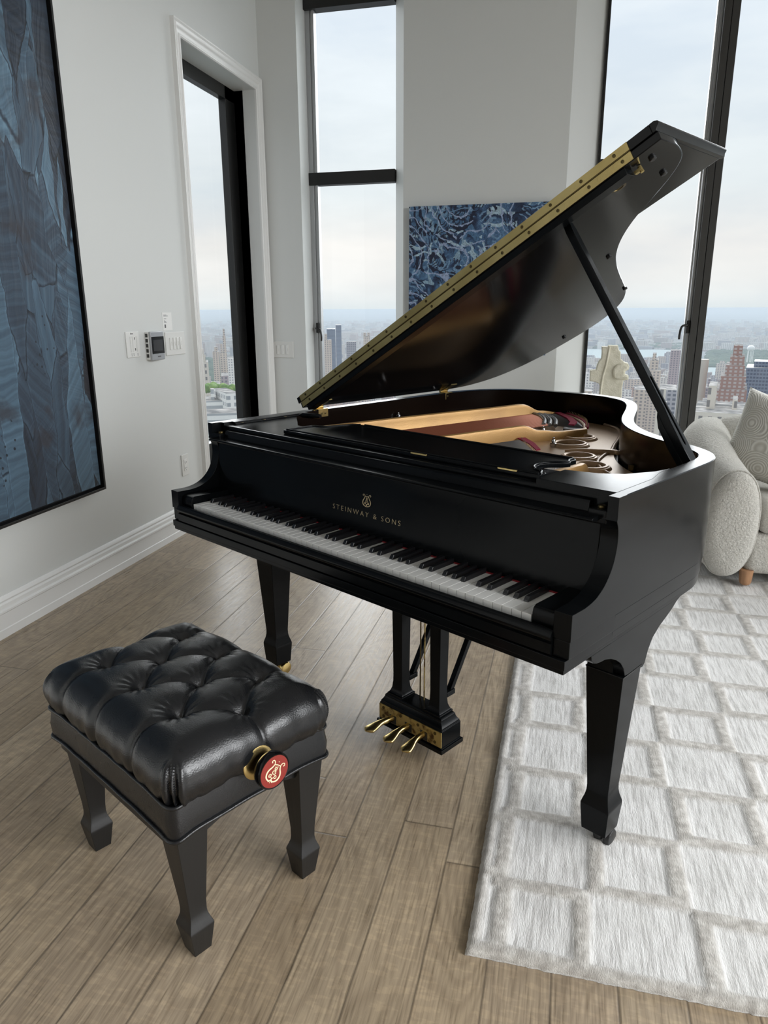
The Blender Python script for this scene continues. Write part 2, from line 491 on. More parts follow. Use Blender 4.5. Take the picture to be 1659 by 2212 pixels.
# window 3: wide window right of the column
thin = MB().box(1.197, YG - .01, fz0, 1.214, YG + .06, fz1)
blk = MB().box(1.214, YG, ftr0, 1.845, YG + .06, ftr1 - .004).box(1.214, YG, 3.20, 1.845, YG + .06, fz1).box(1.214, YG, fz0, 1.845, YG + .06, fz0 + .03)
s = MB().box(1.826, YG + .004, fz0, 1.838, YG + .05, ftr0).box(1.842, YG - .004, fz0, 1.858, YG + .05, fz1).box(1.826, YG + .004, ftr1, 1.842, YG + .05, fz1)
w3 = window(3, [('edge_frame', thin, m_black, .002), ('transom', blk, m_black, .003), ('sash', s, m_sash, .002),
                ('pane', MB().box(1.214, YG + .03, fz0 + .03, 1.842, YG + .036, 3.2), m_glass, 0)])
# mullion with a groove
b = MB().box(1.858, YG - .05, fz0, 1.898, YG + .06, fz1).box(1.898, YG - .044, fz0, 1.902, YG + .06, fz1).box(1.902, YG - .05, fz0, 1.945, YG + .06, fz1)
struct(b.build('trim_3', m_frame2, bevel=.002))
# window 4: beyond the mullion
blk = MB().box(1.945, YG, 3.20, ROOM_R, YG + .06, fz1).box(1.945, YG, fz0 - .01, ROOM_R, YG + .06, fz0 + .012).box(3.55, YG - .04, fz0, 3.63, YG + .06, fz1)
w4 = window(4, [('frame', blk, m_frame2, .002), ('pane', MB().box(1.945, YG + .03, fz0, ROOM_R, YG + .036, 3.2), m_glass, 0)])

def handle(parent, x, z):
    b = MB().box(x - .011, YG - .022, z - .012, x + .011, YG - .002, z + .062)
    o = b.build('window_handle', m_black, parent, bevel=.004)
    pts = catmull([(x, YG - .02, z + .022), (x, YG - .05, z + .022), (x + .022, YG - .058, z + .020), (x + .036, YG - .058, z + .006), (x + .042, YG - .056, z - .035), (x + .040, YG - .054, z - .068)], 5)
    MB().tube(pts, [.008] * 6 + [.0065] * (len(pts) - 6), 10).build('lever', m_black, o, smooth=50)
handle(w2, -.738, 1.112)
_h = MB()
def handle_right(parent, x, z):
    o = MB().box(x - .012, YG - .026, z - .03, x + .012, YG - .004, z + .052).build('window_handle', m_black, parent, bevel=.004)
    pts = catmull([(x, YG - .02, z + .022), (x - .01, YG - .05, z + .022), (x - .035, YG - .056, z + .020), (x - .047, YG - .056, z + .004), (x - .052, YG - .055, z - .035), (x - .052, YG - .054, z - .068)], 5)
    MB().tube(pts, .0075, 10).build('lever', m_black, o, smooth=50)
handle_right(w3, 1.845, 1.138)

# ------------------------------------------------------------------ things on the walls
def wall_plate(loc, w, h, n, label, face='left', paddle_w=.020, grp=None):
    """plate with n rocker switches; local x along wall, z up, -y into the room"""
    e = empty('light_switch', loc, R(90) if face == 'left' else 0, label, 'light switch', grp)
    MB().box(-w / 2, -.007, -h / 2, w / 2, 0, h / 2).build('switch_plate', m_plastic, e, bevel=.003)
    for i in range(n):
        cx = (i - (n - 1) / 2) * .036
        p = MB().box(cx - paddle_w / 2, -.011, -.033, cx + paddle_w / 2, -.0068, .033).build('rocker_switch', m_plastic2, e, bevel=.0018)
        MB().box(cx + paddle_w / 2 - .007, -.0125, -.011, cx + paddle_w / 2 - .001, -.0105, .011).build('dimmer_slider', m_plastic, p, bevel=.0006)
    return e
wall_plate((XL, 1.788, 1.090), .205, .125, 4, 'white four-gang light switch plate beside the tall window casing')
wall_plate((-.957, YB, .985), .168, .118, 3, 'white three-gang light switch plate on the pier near the corner', 'back')
# shade control plate
e = empty('shade_control', (XL, 1.374, 1.102), R(90), 'white shade control plate with three slots, left of the thermostat', 'wall control')
MB().box(-.058, -.006, -.064, .058, 0, .064).build('cover_plate', m_plastic2, e, bevel=.003)
for cx in (-.022, -.004, .032):
    MB().box(cx - .004, -.0078, -.036, cx + .004, -.0055, .040).build('slider_slot', m_plastic, e, bevel=.001)
pr = MB()
pr.box(-.018, -.0068, .050, -.012, -.0058, .058).box(-.009, -.0068, .051, .004, -.0058, .056)
pr.box(.012, -.0068, .024, .017, -.0058, .036).box(.012, -.0068, -.030, .018, -.0058, -.018)
for cx in (-.020, -.003, .033):
    for k in range(3): pr.box(cx - .003, -.0068, -.046 - k * .005, cx + .003, -.0058, -.044 - k * .005)
pr.build('printed_text', m_print, e)
# thermostat
e = empty('thermostat', (XL, 1.549, 1.088), R(90), 'silver wall thermostat with black square screen', 'thermostat')
b = MB().box(-.058, -.022, -.070, .066, 0, .072)
b.build('back_box', m_plastic, e, bevel=.003)
sl = MB()
for k in range(5): sl.box(-.0595, -.018, -.058 + k * .026, -.0575, -.005, -.040 + k * .026)
sl.build('side_vent', m_frame2, e)
MB().box(-.056, -.036, -.074, .068, -.0215, .074).build('front_cover', m_silver, e, bevel=.004)
sc = MB().box(-.054, -.0375, -.040, .066, -.0355, .048).build('screen', m_screen, e, bevel=.001)
MB().box(-.040, -.0382, -.026, .052, -.0372, .032).build('display', m_screen2, sc)
MB().box(-.002, -.0370, -.058, .026, -.0357, -.052).build('maker_mark', m_print, e)
# card
e = empty('wall_card', (XL, 1.727, 1.2105), R(90), 'small white paper card with tiny print above the four-gang switch', 'card')
MB().box(-.048, -.0015, -.047, .048, 0, .047).build('card_sheet', m_card, e)
pr = MB()
for x0, x1, z in ((-.036, -.008, .034), (-.036, .008, .028), (-.034, -.010, .014), (-.034, -.028, .004), (-.034, -.014, -.001), (-.034, -.010, -.006)):
    pr.box(x0, -.0021, z - .0011, x1, -.0014, z + .0011)
pr.box(-.032, -.0021, -.034, -.019, -.0014, -.016)
pr.build('printed_text', m_print, e)
# outlet
e = empty('wall_outlet', (XL, 1.790, .395), R(90), 'white electrical outlet low on the wall beside the piano', 'outlet')
MB().box(-.038, -.006, -.063, .038, 0, .063).build('cover_plate', m_plastic, e, bevel=.003)
MB().box(-.017, -.0085, -.034, .017, -.0055, .034).build('receptacle', m_plastic2, e, bevel=.002)
pr = MB()
for z in (.016, -.018):
    pr.box(-.008, -.0092, z - .005, -.0055, -.0083, z + .005).box(.0055, -.0092, z - .004, .008, -.0083, z + .004).box(-.002, -.0092, z - .011, .002, -.0083, z - .008)
pr.build('socket_slot', m_print, e)

# ------------------------------------------------------------------ paintings
def painting_mat(kind):
    m = bpy.data.materials.new('painting_' + kind); m.use_nodes = True
    t = m.node_tree; b = t.nodes['Principled BSDF']; L = t.links.new
    co = N(t, 'ShaderNodeTexCoord')
    def mth(op, a, bb=None, c=None, clamp=False):
        n = N(t, 'ShaderNodeMath', operation=op); n.use_clamp = clamp
        for i, v in enumerate((a, bb, c)):
            if v is None: continue
            if isinstance(v, (int, float)): n.inputs[i].default_value = v
            else: L(v, n.inputs[i])
        return n.outputs[0]
    def mixc(f, a, c, mode='MIX'):
        k = N(t, 'ShaderNodeMixRGB', blend_type=mode)
        for i, v in enumerate((f, a, c)):
            if isinstance(v, (int, float)): k.inputs[i].default_value = v
            elif isinstance(v, tuple): k.inputs[i].default_value = (*v, 1)
            else: L(v, k.inputs[i])
        return k.outputs[0]
    def warp(scale, amt, base=None):
        n = N(t, 'ShaderNodeTexNoise'); n.inputs['Scale'].default_value = scale; n.inputs['Detail'].default_value = 4
        L(co.outputs['Object'], n.inputs[0])
        v = N(t, 'ShaderNodeVectorMath', operation='MULTIPLY_ADD'); L(n.outputs['Color'], v.inputs[0])
        v.inputs[1].default_value = (amt,) * 3; L(base or co.outputs['Object'], v.inputs[2])
        return v.outputs[0]
    if kind == 'shards':
        c = None
        col = (.060, .095, .135)
        cur = None; h = None
        for k, (sc, amt) in enumerate(((1.9, .10), (2.6, .08), (3.6, .08), (5.2, .06), (2.2, .05))):
            wv = warp(3.2 + k, amt)
            mpn = N(t, 'ShaderNodeMapping'); mpn.inputs['Location'].default_value = (k * 3.1, k * 1.7, k * 2.2)
            mpn.inputs['Rotation'].default_value = (.5 + k * .9, 0, 0); mpn.inputs['Scale'].default_value = (1, (1.5, 2.6, 2.0, 2.4, 4.2)[k], (.75, .6, .7, .5, .45)[k])
            L(wv, mpn.inputs[0])
            vo = N(t, 'ShaderNodeTexVoronoi', feature='F1'); vo.inputs['Scale'].default_value = sc; L(mpn.outputs[0], vo.inputs[0])
            ve = N(t, 'ShaderNodeTexVoronoi', feature='DISTANCE_TO_EDGE'); ve.inputs['Scale'].default_value = sc; L(mpn.outputs[0], ve.inputs[0])
            sc_ = N(t, 'ShaderNodeSeparateColor'); L(vo.outputs['Color'], sc_.inputs[0])
            ang = mth('MULTIPLY', sc_.outputs[0], 6.28)
            sx = N(t, 'ShaderNodeSeparateXYZ'); L(wv, sx.inputs[0])
            d = mth('ADD', mth('MULTIPLY', sx.outputs[1], mth('COSINE', ang)), mth('MULTIPLY', sx.outputs[2], mth('SINE', ang)))
            # streaks dragged across each shard
            cx = N(t, 'ShaderNodeCombineXYZ'); L(mth('MULTIPLY', d, 26), cx.inputs[0]); L(sc_.outputs[1], cx.inputs[1])
            ns = N(t, 'ShaderNodeTexNoise'); ns.inputs['Scale'].default_value = 1.6; ns.inputs['Detail'].default_value = 5; L(cx.outputs[0], ns.inputs[0])
            shade = ramp(t, [(0, (.010, .012, .020)), (.28, (.030, .046, .072)), (.55, (.060, .105, .155)), (.8, (.12, .21, .29)), (1, (.24, .37, .46))])
            L(mth('ADD', mth('MULTIPLY', sc_.outputs[2], .75), mth('MULTIPLY', mth('SUBTRACT', ns.outputs[0], .5), .75)), shade.inputs[0])
            edge = ramp(t, [(0, (.16, .16, .20)), (.010, (.45, .45, .48)), (.022, (1.35, 1.35, 1.3)), (.05, (1.1, 1.1, 1.1)), (.09, (.95, .95, .95))]); L(ve.outputs['Distance'], edge.inputs[0])
            layer = mixc(1.0, shade.outputs[0], edge.outputs[0], 'MULTIPLY')
            if cur is None: cur = layer; h = ns.outputs[0]
            else:
                hs_ = mth('FRACT', mth('MULTIPLY', sc_.outputs[1], 7.31))
                cur = mixc(mth('GREATER_THAN', hs_, (.5, .48, .55, .62, .6)[k]), cur, layer)
        # brown-black underpainting patches, droplets and pale scraps
        nb = N(t, 'ShaderNodeTexNoise'); nb.inputs['Scale'].default_value = 3.4; nb.inputs['Detail'].default_value = 6; L(warp(6, .12), nb.inputs[0])
        f = ramp(t, [(.57, (0, 0, 0)), (.64, (.72, .72, .72))]); L(nb.outputs[0], f.inputs[0])
        cur = mixc(f.outputs[0], cur, (.030, .026, .032))
        vd = N(t, 'ShaderNodeTexVoronoi', feature='F1'); vd.inputs['Scale'].default_value = 34; L(warp(20, .01), vd.inputs[0])
        nd = N(t, 'ShaderNodeTexNoise'); nd.inputs['Scale'].default_value = 2.5; L(co.outputs['Object'], nd.inputs[0])
        dr = mth('MULTIPLY', mth('LESS_THAN', vd.outputs['Distance'], .20), mth('GREATER_THAN', nd.outputs[0], .60))
        cur = mixc(dr, cur, (.015, .02, .03))
        nl = N(t, 'ShaderNodeTexNoise'); nl.inputs['Scale'].default_value = 5.5; nl.inputs['Detail'].default_value = 8; nl.inputs['Roughness'].default_value = .7
        mpo = N(t, 'ShaderNodeMapping'); mpo.inputs['Scale'].default_value = (1, 2.2, .8); mpo.inputs['Rotation'].default_value = (.9, 0, 0); L(co.outputs['Object'], mpo.inputs[0]); L(mpo.outputs[0], nl.inputs[0])
        f = ramp(t, [(.685, (0, 0, 0)), (.70, (1, 1, 1))]); L(nl.outputs[0], f.inputs[0])
        cur = mixc(f.outputs[0], cur, (.42, .56, .64))
        L(cur, b.inputs['Base Color'])
        b.inputs['Roughness'].default_value = .38
        bpn = N(t, 'ShaderNodeBump'); bpn.inputs['Strength'].default_value = .35; bpn.inputs['Distance'].default_value = .01
        L(h, bpn.inputs['Height']); L(bpn.outputs[0], b.inputs['Normal'])
    else:
        nb = N(t, 'ShaderNodeTexNoise'); nb.inputs['Scale'].default_value = 5; nb.inputs['Detail'].default_value = 5; nb.inputs['Distortion'].default_value = 2; L(co.outputs['Object'], nb.inputs[0])
        g = ramp(t, [(.30, (.006, .010, .035)), (.45, (.020, .045, .105)), (.55, (.055, .125, .245)), (.70, (.13, .25, .40))]); L(nb.outputs[0], g.inputs[0])
        cur = g.outputs[0]
        cols = ((.07, .16, .29), (.24, .37, .48), (.010, .016, .045), (.15, .27, .42), (.36, .50, .60), (.008, .014, .04), (.30, .38, .55))
        for k, cc in enumerate(cols):
            sc = (2.4, 3.2, 2.8, 4.2, 3.4, 5.0, 3.0)[k]
            wv = warp(3 + k * .5, .16)
            mpn = N(t, 'ShaderNodeMapping'); mpn.inputs['Location'].default_value = (k * 2.3, 0, k * 4.1); mpn.inputs['Scale'].default_value = (1 + .3 * (k % 3), 1, 1); L(wv, mpn.inputs[0])
            vo = N(t, 'ShaderNodeTexVoronoi', feature='F1'); vo.inputs['Scale'].default_value = sc; L(mpn.outputs[0], vo.inputs[0])
            s_ = mth('SINE', mth('MULTIPLY', vo.outputs['Distance'], (44, 32, 40, 62, 30, 56, 40)[k]))
            mkn = N(t, 'ShaderNodeTexNoise'); mkn.inputs['Scale'].default_value = 4.2 + k * .5; mkn.inputs['Detail'].default_value = 2
            mpo = N(t, 'ShaderNodeMapping'); mpo.inputs['Location'].default_value = (k, 3, k * 2); L(co.outputs['Object'], mpo.inputs[0]); L(mpo.outputs[0], mkn.inputs[0])
            f = mth('MULTIPLY', mth('GREATER_THAN', s_, (.1, .66, .3, .5, .80, .5, .88)[k]), mth('GREATER_THAN', mkn.outputs[0], (.50, .53, .52, .54, .50, .55, .44)[k]))
            cur = mixc(f, cur, cc)
        # fine bristle streaks
        vv = N(t, 'ShaderNodeTexNoise'); vv.inputs['Scale'].default_value = 90; vv.inputs['Detail'].default_value = 2; L(warp(4, .4), vv.inputs[0])
        g = ramp(t, [(.35, (.62, .62, .64)), (.62, (1.2, 1.2, 1.2))]); L(vv.outputs[0], g.inputs[0])
        cur = mixc(1.0, cur, g.outputs[0], 'MULTIPLY')
        L(cur, b.inputs['Base Color'])
        b.inputs['Roughness'].default_value = .45
    return m
# big framed painting on the left wall (runs out of the picture to the left)
P1Y0, P1Y1, P1Z0, P1Z1 = -1.45, .975, .448, 2.52
e = empty('framed_painting', (XL, (P1Y0 + P1Y1) / 2, P1Z0), 0, 'very large dark blue abstract painting in a thin black frame on the left wall', 'painting')
hy = (P1Y1 - P1Y0) / 2; hz = P1Z1 - P1Z0
fw = .012
b = MB().box(0, -hy, 0, .045, -hy + fw, hz).box(0, hy - fw, 0, .045, hy, hz).box(0, -hy + fw, 0, .045, hy - fw, fw).box(0, -hy + fw, hz - fw, .045, hy - fw, hz)
b.build('picture_frame', m_black, e, bevel=.0015)
MB().box(.002, -hy + fw, fw, .012, hy - fw, hz - fw).build('backing_board', m_black, e)
MB().box(.012, -hy + .026, .026, .034, hy - .026, hz - .026).build('canvas', painting_mat('shards'), e)
# square painting on the column
e = empty('square_painting', (.452, YB, .966), 0, 'square canvas of tangled blue brush curls behind the piano lid', 'painting')
MB().box(-.452, -.045, 0, .487, -.012, .960).build('canvas', painting_mat('curls'), e, bevel=.002)
MB().box(-.44, -.012, .01, .475, -.001, .95).build('stretcher', m_slab_canvas, e)

# ------------------------------------------------------------------ grand piano (local frame: x bass to treble, y keyboard to tail)
PZ = (0, 0, -.045)
TH = R(-29.7)
K = 1.2255
L_, R_ = -.0975, 1.323
AI0, AI1 = -.059, 1.2845          # inner faces of the arms
ZT = .9645
piano = empty('grand_piano', (0, 0, 0), TH, 'black satin grand piano with its lid propped open', 'piano')
def pb(name, b, m, parent=None, **kw):
    return b.build(name, m, parent or piano, shift=PZ, **kw)
def pm(name, me, m, parent=None):
    me.transform(Matrix.Translation(PZ))
    return mobj(name, me, m, parent or piano)
# rim outline, from bass front round the tail to treble front
side = [(0, .168), (0, .5), (0, .9), (0, 1.25), (.006, 1.36), (.028, 1.47), (.075, 1.565), (.15, 1.635), (.27, 1.685), (.42, 1.702), (.55, 1.695), (.655, 1.66),
        (.745, 1.59), (.815, 1.49), (.868, 1.38), (.918, 1.26), (.965, 1.15), (1.02, 1.045), (1.09, .95), (1.175, .872), (1.265, .812), (1.345, .752), (1.395, .692), (1.4165, .622), (1.4205, .54), (1.4205, .35), (1.4205, .168)]
def outline(off=0.0, y0=None, n=4):
    pts = [Vector((L_ + a, b_, 0)) for a, b_ in side]
    c = catmull(pts, n)
    if off:
        o = []
        for i, p in enumerate(c):
            t = (c[min(i + 1, len(c) - 1)] - c[max(i - 1, 0)]).normalized()
            nrm = Vector((t.y, -t.x, 0))            # to the inside (path runs clockwise seen from above)
            o.append(p + nrm * off)
        c = o
    return [(p.x, p.y) for p in c]
def rim_mesh():
    zl = [(.642, .0088), (.6498, .0088), (.6522, .0112), (.6528, .0062), (.6695, .0056), (.6722, .0082), (.6728, .0034), (.7080, .0026), (.7110, .0054), (.7117, 0), (ZT - .002, 0), (ZT, .002)]
    thick = .040
    rings = []
    for z, ins in zl:
        rings.append([(x, y, z) for x, y in outline(ins)])
    inner = [(x, y, ZT) for x, y in outline(thick - .002)]
    inner2 = [(x, y, ZT - .002) for x, y in outline(thick)]
    inner3 = [(x, y, .642) for x, y in outline(thick)]
    rings += [inner, inner2, inner3]
    n = len(rings[0]); m = len(rings)
    vs = [v for r in rings for v in r]; fs = []
    for k in range(m):
        kk = (k + 1) % m
        for i in range(n - 1):
            fs.append((k * n + i, k * n + i + 1, kk * n + i + 1, kk * n + i))
    fs.append(tuple(k * n for k in range(m))); fs.append(tuple(k * n + n - 1 for k in range(m - 1, -1, -1)))
    me = mk(vs, fs)
    bm = bmesh.new(); bm.from_mesh(me); bmesh.ops.recalc_face_normals(bm, faces=bm.faces); bm.to_mesh(me); bm.free()
    smooth_angle(me, 30)
    return me
me = rim_mesh(); me.materials.append(m_ebony); me.materials.append(m_edge)
rim = weighted(pm('rim', me, None))
# inner faces are brown-black mahogany
for p in me.polygons:
    c = p.center
    if abs(p.normal.z) < .3 and c.z + .045 < ZT - .001 and c.y > .2:
        # faces between the inner rings point to the cavity
        vi = [v // (len(outline())) for v in p.vertices]
        if min(vi) >= 13: p.material_index = 1
# arms (cheeks)
arm_curve = catmull([(.030, .767, 0), (.052, .7695, 0), (.076, .776, 0), (.101, .790, 0), (.121, .810, 0), (.134, .834, 0), (.1415, .862, 0), (.1425, .885, 0), (.139, .903, 0), (.132, .917, 0)], 4)
prof = [(-.0175, .7116), (-.0175, .7675), (0.0, .7672)] + [(p.x, p.y) for p in arm_curve] + [(.1335, .9205), (.1335, .931), (.168, .931), (.168, .7116)]
for x0, x1 in ((L_, AI0), (AI1, R_)):
    ux0, ux1 = (x0, x0 + .0225) if x0 < 0 else (x1 - .0225, x1)
    pb('arm', MB().prism_x(prof, x0, x1).box(ux0, .1335, .931, ux1, .168, ZT), m_ebony, bevel=.0010, angle=35, ef=lambda c: c.y < .15 and c.z < .8855)
    a, c = (x0 + .0028, x1) if x0 < 0 else (x0, x1 - .0028)
    pb('cheek', MB().box(a, -.0150, .6728, c, .1678, .7110), m_ebony, bevel=.0022, ef=lambda c: c.y < .15)
# small step blocks at the fallboard hinge
for x0, x1 in ((L_ + .0227, AI0 + .026), (AI1 - .026, R_ - .0227)):
    pb('hinge_block', MB().box(x0, .1325, .905, x1, .1664, .9335), m_ebony, bevel=.003)
    pb('hinge_pin', MB().lathe([(.0, 0), (.009, 0), (.0095, .002), (.008, .005), (0, .006)], ((x0 + x1) / 2, .153, .9335), 16), m_screw, smooth=40)
# keybed tiers and keyslip
pb('keybed', MB().box(L_ + .0060, -.0235, .6528, R_ - .0060, .34, .6724).box(L_ + .0088, -.0205, .642, R_ - .0088, .36, .6524), m_ebony, bevel=.0012)
ks = catmull([(-.006, .7225, 0), (-.012, .7255, 0), (-.019, .7235, 0), (-.0235, .7165, 0), (-.0240, .708, 0), (-.0195, .701, 0), (-.018, .6985, 0)], 4)
prof = [(.012, .672), (.012, .7165), (-.003, .7165)] + [(p.x, p.y) for p in ks] + [(-.0215, .6975), (-.0215, .676), (-.016, .672)]
pb('keyslip', MB().prism_x(prof, AI0, AI1), m_ebony, smooth=40)
# key blocks
for x0, x1 in ((AI0, -.003), (K + .003, AI1)):
    pr = [(.006, .7165), (-.004, .7185), (-.004, .742), (-.001, .752), (.008, .757), (.14, .757), (.14, .7165)]
    pb('key_block', MB().prism_x(pr, x0, x1), m_ebony, bevel=.0022, angle=30)
# keys ----------------------------------------------------------------
KW = K / 52
pat_whites = 'ABCDEFG'
pb('key_frame', MB().box(-.003, .004, .70, K + .003, .30, .712), m_gap)
wk = MB().box(.0007, 0, .7135, KW - .0007, .152, .7345)
bk_tmpl = None
wme = wk.xf(Matrix.Translation(PZ)).mesh(.0007, 2); smooth_angle(wme, 14); wme.materials.append(m_white_key)
for i in range(52):
    o = bpy.data.objects.new('white_key', wme); link(o, piano); o.location = (i * KW, 0, 0)
hw0, hw1 = .0058, .0047
rings = [[(-hw0, .0475, .7345), (hw0, .0475, .7345), (hw0, .152, .7345), (-hw0, .152, .7345)],
         [(-hw0 * .97, .0485, .738), (hw0 * .97, .0485, .738), (hw0 * .97, .152, .738), (-hw0 * .97, .152, .738)],
         [(-hw1, .0535, .7455), (hw1, .0535, .7455), (hw1, .152, .7462), (-hw1, .152, .7462)]]
bk = MB().loft(rings).xf(Matrix.Translation(PZ)).mesh(.0009, 2); smooth_angle(bk, 14); bk.materials.append(m_black_key)
for i in range(51):
    name = pat_whites[i % 7]
    if name in 'BE': continue
    shift = {'A': .002, 'C': -.0025, 'D': .0025, 'F': -.003, 'G': 0}[name]
    o = bpy.data.objects.new('black_key', bk); link(o, piano); o.location = ((i + 1) * KW + shift, 0, 0)
pb('name_felt', MB().box(-.003, .1285, .7345, K + .003, .140, .7375), m_felt_k)
# fallboard with its nosing, lettering and emblem
fp = [(.1300, .7385), (.1325, .7378), (.150, .742), (.168, .86), (.172, .920), (.150, .9215), (.121, .9215), (.110, .9200), (.1065, .9165), (.110, .9130), (.121, .9118), (.1395, .909), (.1435, .902), (.1425, .87), (.1385, .82), (.1335, .77)]
fb = pb('fallboard', MB().prism_x(fp, AI0 + .001, AI1 - .001), m_ebony, bevel=.0012, angle=28)
T_SIZE = .0195
def text_mesh(txt, size, spacing=1.0, ext=.0004, off_=-.00035):
    cu = bpy.data.curves.new('t', 'FONT'); cu.body = txt; cu.size = size; cu.align_x = 'CENTER'; cu.space_character = spacing; cu.extrude = ext
    cu.resolution_u = 3; cu.offset = off_
    o = bpy.data.objects.new('t', cu); COL.objects.link(o); bpy.context.view_layer.update()
    me = bpy.data.meshes.new_from_object(o.evaluated_get(bpy.context.evaluated_depsgraph_get()))
    bpy.data.objects.remove(o); bpy.data.curves.remove(cu)
    return me
fall_rot = Matrix.Rotation(R(90 - 5), 4, 'X')
me = text_mesh('STEINWAY & SONS', T_SIZE, 1.45)
xs = [v.co.x for v in me.vertices]; k = .252 / (max(xs) - min(xs)); ys = [v.co.y for v in me.vertices]
me.transform(Matrix.Diagonal((k, 1, 1, 1)))
me.transform(Matrix.Translation((.6225, .1352, .7885)) @ fall_rot)
pm('lettering', me, m_gilt, fb)
def lyre_strokes():
    """lyre emblem as strokes in a unit box, x -0.5..0.5, y 0..1 ; (points, radius)"""
    out = []
    for s in (-1, 1):
        arm = [(.00, .10), (.10, .02), (.22, .03), (.36, .12), (.42, .28), (.38, .46), (.26, .62), (.20, .78), (.26, .90), (.36, .93), (.42, .86), (.37, .80)]
        out.append(([(s * a, b_) for a, b_ in arm], [.018, .026, .036, .044, .046, .042, .036, .028, .024, .022, .026, .030]))
        inn = [(.02, .14), (.10, .20), (.20, .17), (.24, .24), (.18, .31), (.11, .28), (.12, .23)]
        out.append(([(s * a, b_) for a, b_ in inn], [.018, .022, .024, .024, .022, .022, .026]))
        out.append(([(0, .08), (s * .10, -.02), (s * .16, -.03)], [.022, .018, .010]))
    out.append(([(-.22, .76), (0, .79), (.22, .76)], [.020] * 3))
    out.append(([(0, .92), (0, .945)], [.034, .034]))
    out.append(([(0, -.08), (0, .16)], [.012, .03]))
    # ampersand-like figure in the middle
    out.append(([(.12, .40), (.02, .34), (-.10, .38), (-.10, .47), (.02, .53), (.06, .62), (0, .68), (-.06, .62), (0, .52), (.12, .40)], [.017] * 10))
    for x in (-.09, 0, .09): out.append(([(x, .30), (x, .77)], [.007, .007]))
    return out
def emblem(M4, size, flatz=.25, seg=6):
    b = MB()
    for pts, rad in lyre_strokes():
        c = catmull([(p[0], p[1], 0) for p in pts], 4) if len(pts) > 2 else [Vector((p[0], p[1], 0)) for p in pts]
        rr = []
        for i in range(len(c)):
            t = i / (len(c) - 1) * (len(rad) - 1); j = min(int(t), len(rad) - 2)
            rr.append(rad[j] + (rad[j + 1] - rad[j]) * (t - j))
        b.tube(c, rr, seg)
    b.xf(M4 @ Matrix.Diagonal((size, size, size * flatz, 1)))
    return b.mesh()
me = emblem(Matrix.Translation((.6255, .1375, .8165)) @ fall_rot, .034); smooth_angle(me, 60)
pm('lyre_emblem', me, m_gilt, fb)
# rail and pinblock cover between fallboard and music desk
pr = [(.172, .900), (.172, .938), (.175, .943), (.181, .944), (.186, .940), (.188, .932), (.188, .900)]
pb('front_rail', MB().prism_x([(y - .022, z) for y, z in pr], AI0 + .032, AI1 - .032), m_ebony, smooth=40)
prc = [(.1665, .86), (.1665, .9555), (.169, .9605), (.175, .962), (.30, .962), (.30, .86)]
cover = [(AI0, .17), (AI1, .17), (AI1, .425), (1.262, .405), (1.20, .338), (1.13, .302), (1.02, .30), (.30, .30), (.12, .33), (AI0, .47)]
pb('desk_tray', MB().prism_x([(.1665, .88), (.1665, .9500), (.1685, .9545), (.174, .9562), (.21, .9562), (.21, .88)], AI0, AI1).prism_z([(x, max(y, .20)) for x, y in cover], .93, .9560), m_ebony, bevel=.001)
# treble cover is flush with the rim
tc_ = [(1.115, .1672), (1.3005, .1672), (1.3005, .33), (AI1 + .001, .40), (AI1 - .001, .46), (1.272, .405), (1.235, .335), (1.19, .302), (1.135, .290), (1.115, .287)]
pb('treble_cover', MB().prism_z(tc_, .945, .9650), m_ebony, bevel=.0012)
pb('bass_slide_rail', MB().box(AI0, .20, .956, AI0 + .016, .51, .9645).box(AI0 + .016, .20, .956, AI0 + .020, .50, .9605), m_ebony, bevel=.001)
for y in (.225, .315, .405, .475):
    pb('rail_screw', MB().lathe([(0, 0), (.0065, 0), (.0065, .0008), (.001, .0009), (0, .0004)], (AI0 + .020, y, .9605), 14, 'X' if False else 'Z'), m_screw, smooth=40)
# sliding latch peg
pb('desk_peg', MB().tube([(.005, .430, .968), (.02, .436, .968), (.075, .452, .968), (.088, .455, .968)], [.002, .0095, .0095, .007], 12), m_ebony, smooth=50)
# folded music desk: tray frame with raised lip and scroll-cut treble end
def desk_mesh():
    o = [(.215, .196), (.36, .193), (.72, .190), (1.112, .188), (1.112, .214), (1.098, .226), (1.076, .236), (1.058, .256), (1.052, .286), (1.060, .312), (1.082, .332), (1.092, .352), (1.084, .366), (1.086, .388), (1.076, .402), (.70, .415), (.34, .428), (.318, .424), (.30, .400), (.286, .356), (.268, .318), (.235, .30), (.215, .296)]
    return o
do = desk_mesh()
desk = pm('music_desk', flat([do], .011, .0015, Matrix.Translation((0, 0, .9620))), m_ebony); weighted(desk)
inner = [(x * .955 + .030, .206 + (y - .206) * .87) for x, y in do]
for a, b_ in (((.222, .203, .9685), (1.104, .195, .9685)), ((.335, .421, .9685), (1.07, .396, .9685))):
    pb('desk_lip', MB().tube([a, b_], .0030, 8), m_ebony, desk, smooth=50)
pb('desk_edge', MB().tube(catmull([(1.104, .200, .9685), (1.094, .222, .9685), (1.072, .232, .9685), (1.053, .254, .9685), (1.047, .286, .9685), (1.055, .314, .9685), (1.077, .335, .9685), (1.085, .352, .9685), (1.077, .368, .9685), (1.074, .394, .9685)], 4), .0030, 8), m_ebony, desk, smooth=50)
pb('desk_lip', MB().tube(catmull([(.226, .204, .9685), (.232, .292, .9685), (.262, .31, .9685), (.280, .346, .9685), (.296, .392, .9685), (.32, .418, .9685)], 4), .0030, 8), m_ebony, desk, smooth=50)
for x in (.735, 1.0):
    pb('desk_hinge', MB().box(x, .1875, .9655, x + .052, .1915, .9695), m_brass, desk, bevel=.0006)
